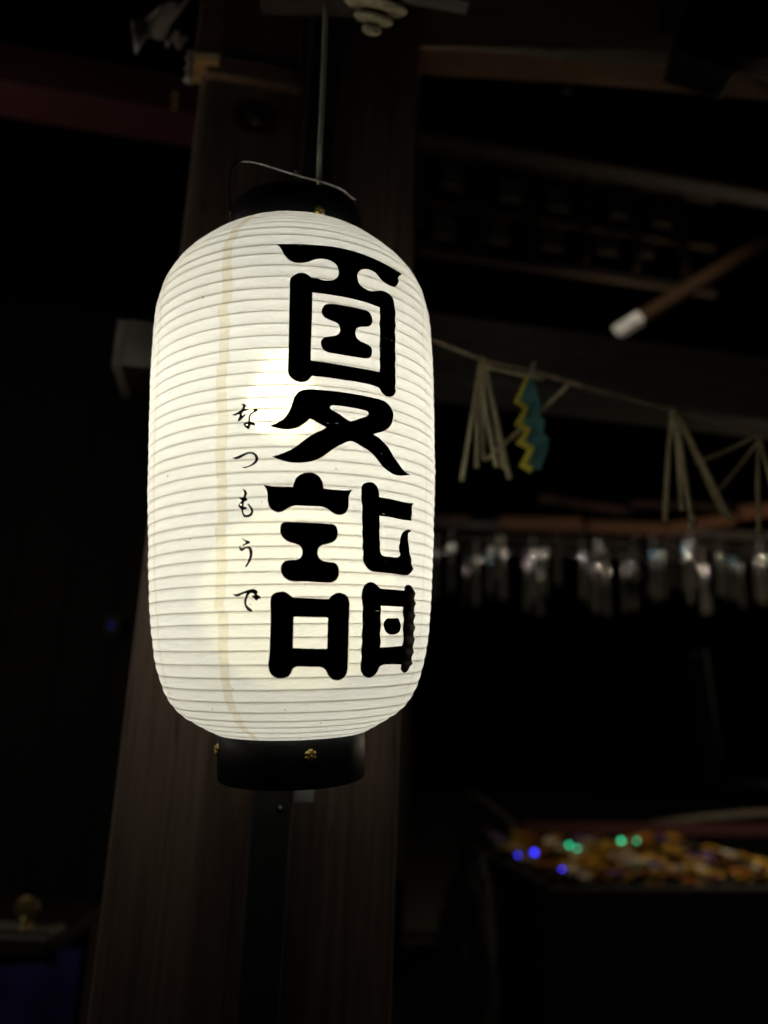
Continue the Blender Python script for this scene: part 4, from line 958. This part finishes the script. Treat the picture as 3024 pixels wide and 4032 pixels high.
# little waterproof lights among the flowers
def led(px, py, mat, label, r=.011):
    d = ray(px, py); p = CAM + d * ((WZ + .03 - CAM.z) / d.z)
    t = empty('water_light', p); tag(t, label, 'light', 'small coloured lights in the basin')
    MB().lathe([(0, -r * .7), (r * .7, -r * .6), (r, 0), (r * .75, r * .65), (0, r)], 14, p).build('dome', mat, t, smooth=True)
    MB().lathe([(0, -r * 1.5), (r * 1.15, -r * 1.5), (r * 1.15, -r * .6), (0, -r * .6)], 14, p).build('base', 'white_paint', t)
led(2240, 3328, 'led_green', 'green light in the basin, left one of the first pair, higher')
led(2272, 3341, 'led_green', 'green light in the basin, right one of the first pair, lower', .009)
led(2446, 3311, 'led_green', 'brightest green light at the back edge of the basin', .013)
led(2508, 3311, 'led_green', 'dimmer green light just right of the brightest green one', .009)
led(2104, 3357, 'led_blue', 'bright blue light at the left end of the basin', .013)
led(2040, 3368, 'led_blue', 'dim blue light at the left corner of the basin', .007)
led(2214, 3424, 'led_blue', 'blue light near the front of the basin', .008)
# bamboo pole and back rail over the basin
tag(MB().tube([at(2560, 3245, FY + 1.5), at(2760, 3222, FY + 1.5), at(2950, 3205, FY + 1.5), at(3100, 3200, FY + 1.5)], [.022, .024, .024, .024], 12).build('bamboo_pole', 'old_bamboo', None, smooth=True), 'pale bamboo pole lying behind the flower basin', 'pole')
a = at(2050, 3262, FY + 1.47); b_ = at(3150, 3268, FY + 1.47)
tag(beam('basin_rail', a, b_, .07, .05, 'red_wood'), 'dull red wooden rail behind the flower basin', 'rail')
for sgn in (.02, .98):
    p = a.lerp(b_, sgn); 
# grey pipe stand at far right
pa = at(2745, 2560, 3.2); pb_ = at(2815, 3085, 3.2)
gp = empty('pipe_stand', Vector((pb_.x, pb_.y, 0))); tag(gp, 'dim grey pipe stand with a level bar at the right edge', 'stand')
MB().tube([Vector((pa.x, pb_.y, pa.z)), Vector((pb_.x, pb_.y, pb_.z - .02))], .036, 14).build('upright', 'dull_pipe', gp, smooth=True)
pc_ = at(3160, 3128, 3.2)
MB().tube([Vector((pc_.x, pc_.y, pc_.z + .02)), Vector((pc_.x, pc_.y, 0.0))], .036, 14).build('leg', 'dull_pipe', gp, smooth=True)
MB().tube([pb_, pb_.lerp(pc_, .5), pc_], .026, 12).build('level_bar', 'dull_pipe', gp, smooth=True)
# grey rock beside the basin
rk = empty('carved_rock', at(1850, 3500, 3.7)); rk.matrix_world = Matrix.Translation(Vector((rk.matrix_world.translation.x, rk.matrix_world.translation.y, 0)))
tag(rk, 'dim grey rock with a curled spout at the left end of the flower basin', 'rock')
bm = bmesh.new(); bmesh.ops.create_icosphere(bm, subdivisions=4, radius=1.0)
rc = rk.matrix_world.translation
hz = at(1850, 3360, 3.7).z
for v in bm.verts:
    n_ = 1 + .22 * noise.noise(v.co * 1.6) + .10 * noise.noise(v.co * 4.3); v.co = Vector((v.co.x * .13 * n_, v.co.y * .15 * n_, (v.co.z * .5 * n_ + .5) * hz))
me = bpy.data.meshes.new('body'); bm.to_mesh(me); bm.free(); me.materials.append(MATS['dark_stone'])
o = bpy.data.objects.new('body', me); COL.objects.link(o); o.parent = rk
sp_ = [at(1940, 3330, 3.68), at(1900, 3290, 3.66), at(1835, 3270, 3.65), at(1795, 3220, 3.65), at(1810, 3165, 3.65), at(1860, 3150, 3.65), at(1915, 3185, 3.64), at(1975, 3235, 3.62), at(2010, 3270, 3.6)]
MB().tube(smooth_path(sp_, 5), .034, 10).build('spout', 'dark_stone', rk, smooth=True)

# lower left: navy cloth over a stand, grey top edge, gold crest ornament
NY = 1.9
nz_ = at(95, 3690, NY).z - .02
cx0, cx1 = at(-260, 3700, NY).x, at(330, 3700, NY).x
ns = empty('cloth_stand', Vector(((cx0 + cx1) / 2, NY + .18, 0))); tag(ns, 'stand draped in navy blue cloth at the lower left', 'stand')
rows = []
for i in range(13):
    r_ = []
    for j in range(33):
        a = j / 32; x = cx0 + (cx1 - cx0) * a + .0; z = nz_ * (1 - i / 12) + .02 * (i / 12)
        r_.append(Vector((x + .10 * max(0, a - .8) * (i / 12), NY + .022 * math.sin(a * 15 + .6 * math.sin(i * .5)) * (.2 + i / 16) - .05 * (i / 12), z)))
    rows.append(r_)
MB().sheet(rows, .003, Vector((0, 1, 0))).build('drape', 'navy_cloth', ns, smooth=True)
MB().box(((cx0 + cx1) / 2 - .05, NY + .18, nz_ + .002), ((cx1 - cx0) / 2 - .02, .2, .016)).build('top_board', 'near_black_wood', ns, bevel=.004)
for sx in (-1, 1):
    MB().box(((cx0 + cx1) / 2 + sx * ((cx1 - cx0) / 2 - .1), NY + .3, nz_ / 2 - .01), (.025, .025, nz_ / 2 - .01)).build('leg', 'dark_wood', ns, bevel=.004)
c = at(95, 3682, NY + .03); zb = nz_ + .019
tr_ = empty('offering_tray', Vector((c.x - .01, c.y, zb))); tag(tr_, 'small pale grey tray under the gold ornament at the lower left', 'tray')
MB().box((c.x - .012, c.y, zb + .006), (.085, .05, .006)).build('dish', 'grey_wood', tr_, bevel=.003)
MB().box((c.x - .012, c.y - .048, zb + .014), (.085, .003, .004)).build('rim', 'dark_wood', tr_, bevel=.001)
go = empty('gold_ornament', Vector((c.x, c.y, zb + .013))); tag(go, 'small round gold crest ornament standing on the pale tray', 'ornament')
gc = Vector((c.x, c.y - .005, zb + .052))
MB().lathe([(0, .006), (.012, .0065), (.020, .004), (.026, .006), (.0275, .002), (.0275, -.003), (0, -.003)], 28, gc, Vector((1, 0, 0)), UP, Vector((0, -1, 0))).build('disc', 'old_brass', go, smooth=True)
MB().lathe([(.016, 0), (.015, .004), (.006, .010), (.005, .018), (.010, .028), (0, .03)], 20, Vector((c.x, c.y, zb + .012))).build('foot', 'old_brass', go, smooth=True)
MB().lathe([(0, .009), (.006, .008), (.0085, .004), (.0085, 0), (0, 0)], 16, gc - UP * .022 + Vector((0, -.004, 0)), Vector((1, 0, 0)), UP, Vector((0, -1, 0))).build('bead', 'brass', go, smooth=True)
# standby light far left
p = at(437, 2462, 3.5)
il = empty('indicator_light', p); tag(il, 'tiny blue indicator light glowing in the dark left of the pillar', 'light')
MB().lathe([(0, .008), (.005, .007), (.008, .002), (.008, 0), (0, 0)], 12, p, Vector((1, 0, 0)), UP, Vector((0, -1, 0))).build('lens', 'led_dim', il, smooth=True)
MB().box(p + Vector((0, .02, 0)), (.03, .02, .045)).build('housing', 'black_metal', il, bevel=.003)

# ------------------------------------------------------------------ lamps and the courtyard fill
fc = sum(q0, Vector()) / 4 + bn * (0.12 + TH)
lamp('floodlight_lamp', 'SPOT', fc + UP * 0.02, FLOOD_W, (1.0, 0.92, 0.80), 0.03, at(2450, 2050, 4.9), R(52), 0.8)
lamp('courtyard_fill', 'POINT', at(3420, 2450, 4.1), COURT_FILL_W, (1.0, 0.80, 0.55), 0.03)  # unseen lamp added to brighten the flowers and chimes
lamp('neighbour_lantern_lamp', 'POINT', (-1.55, 0.98, 2.0), NEXT_W, (1.0, 0.92, 0.78), 0.1)
lamp('eave_lamp', 'POINT', at(2450, 1440, 4.0), EAVE_W, (1.0, 0.62, 0.30), 0.04)
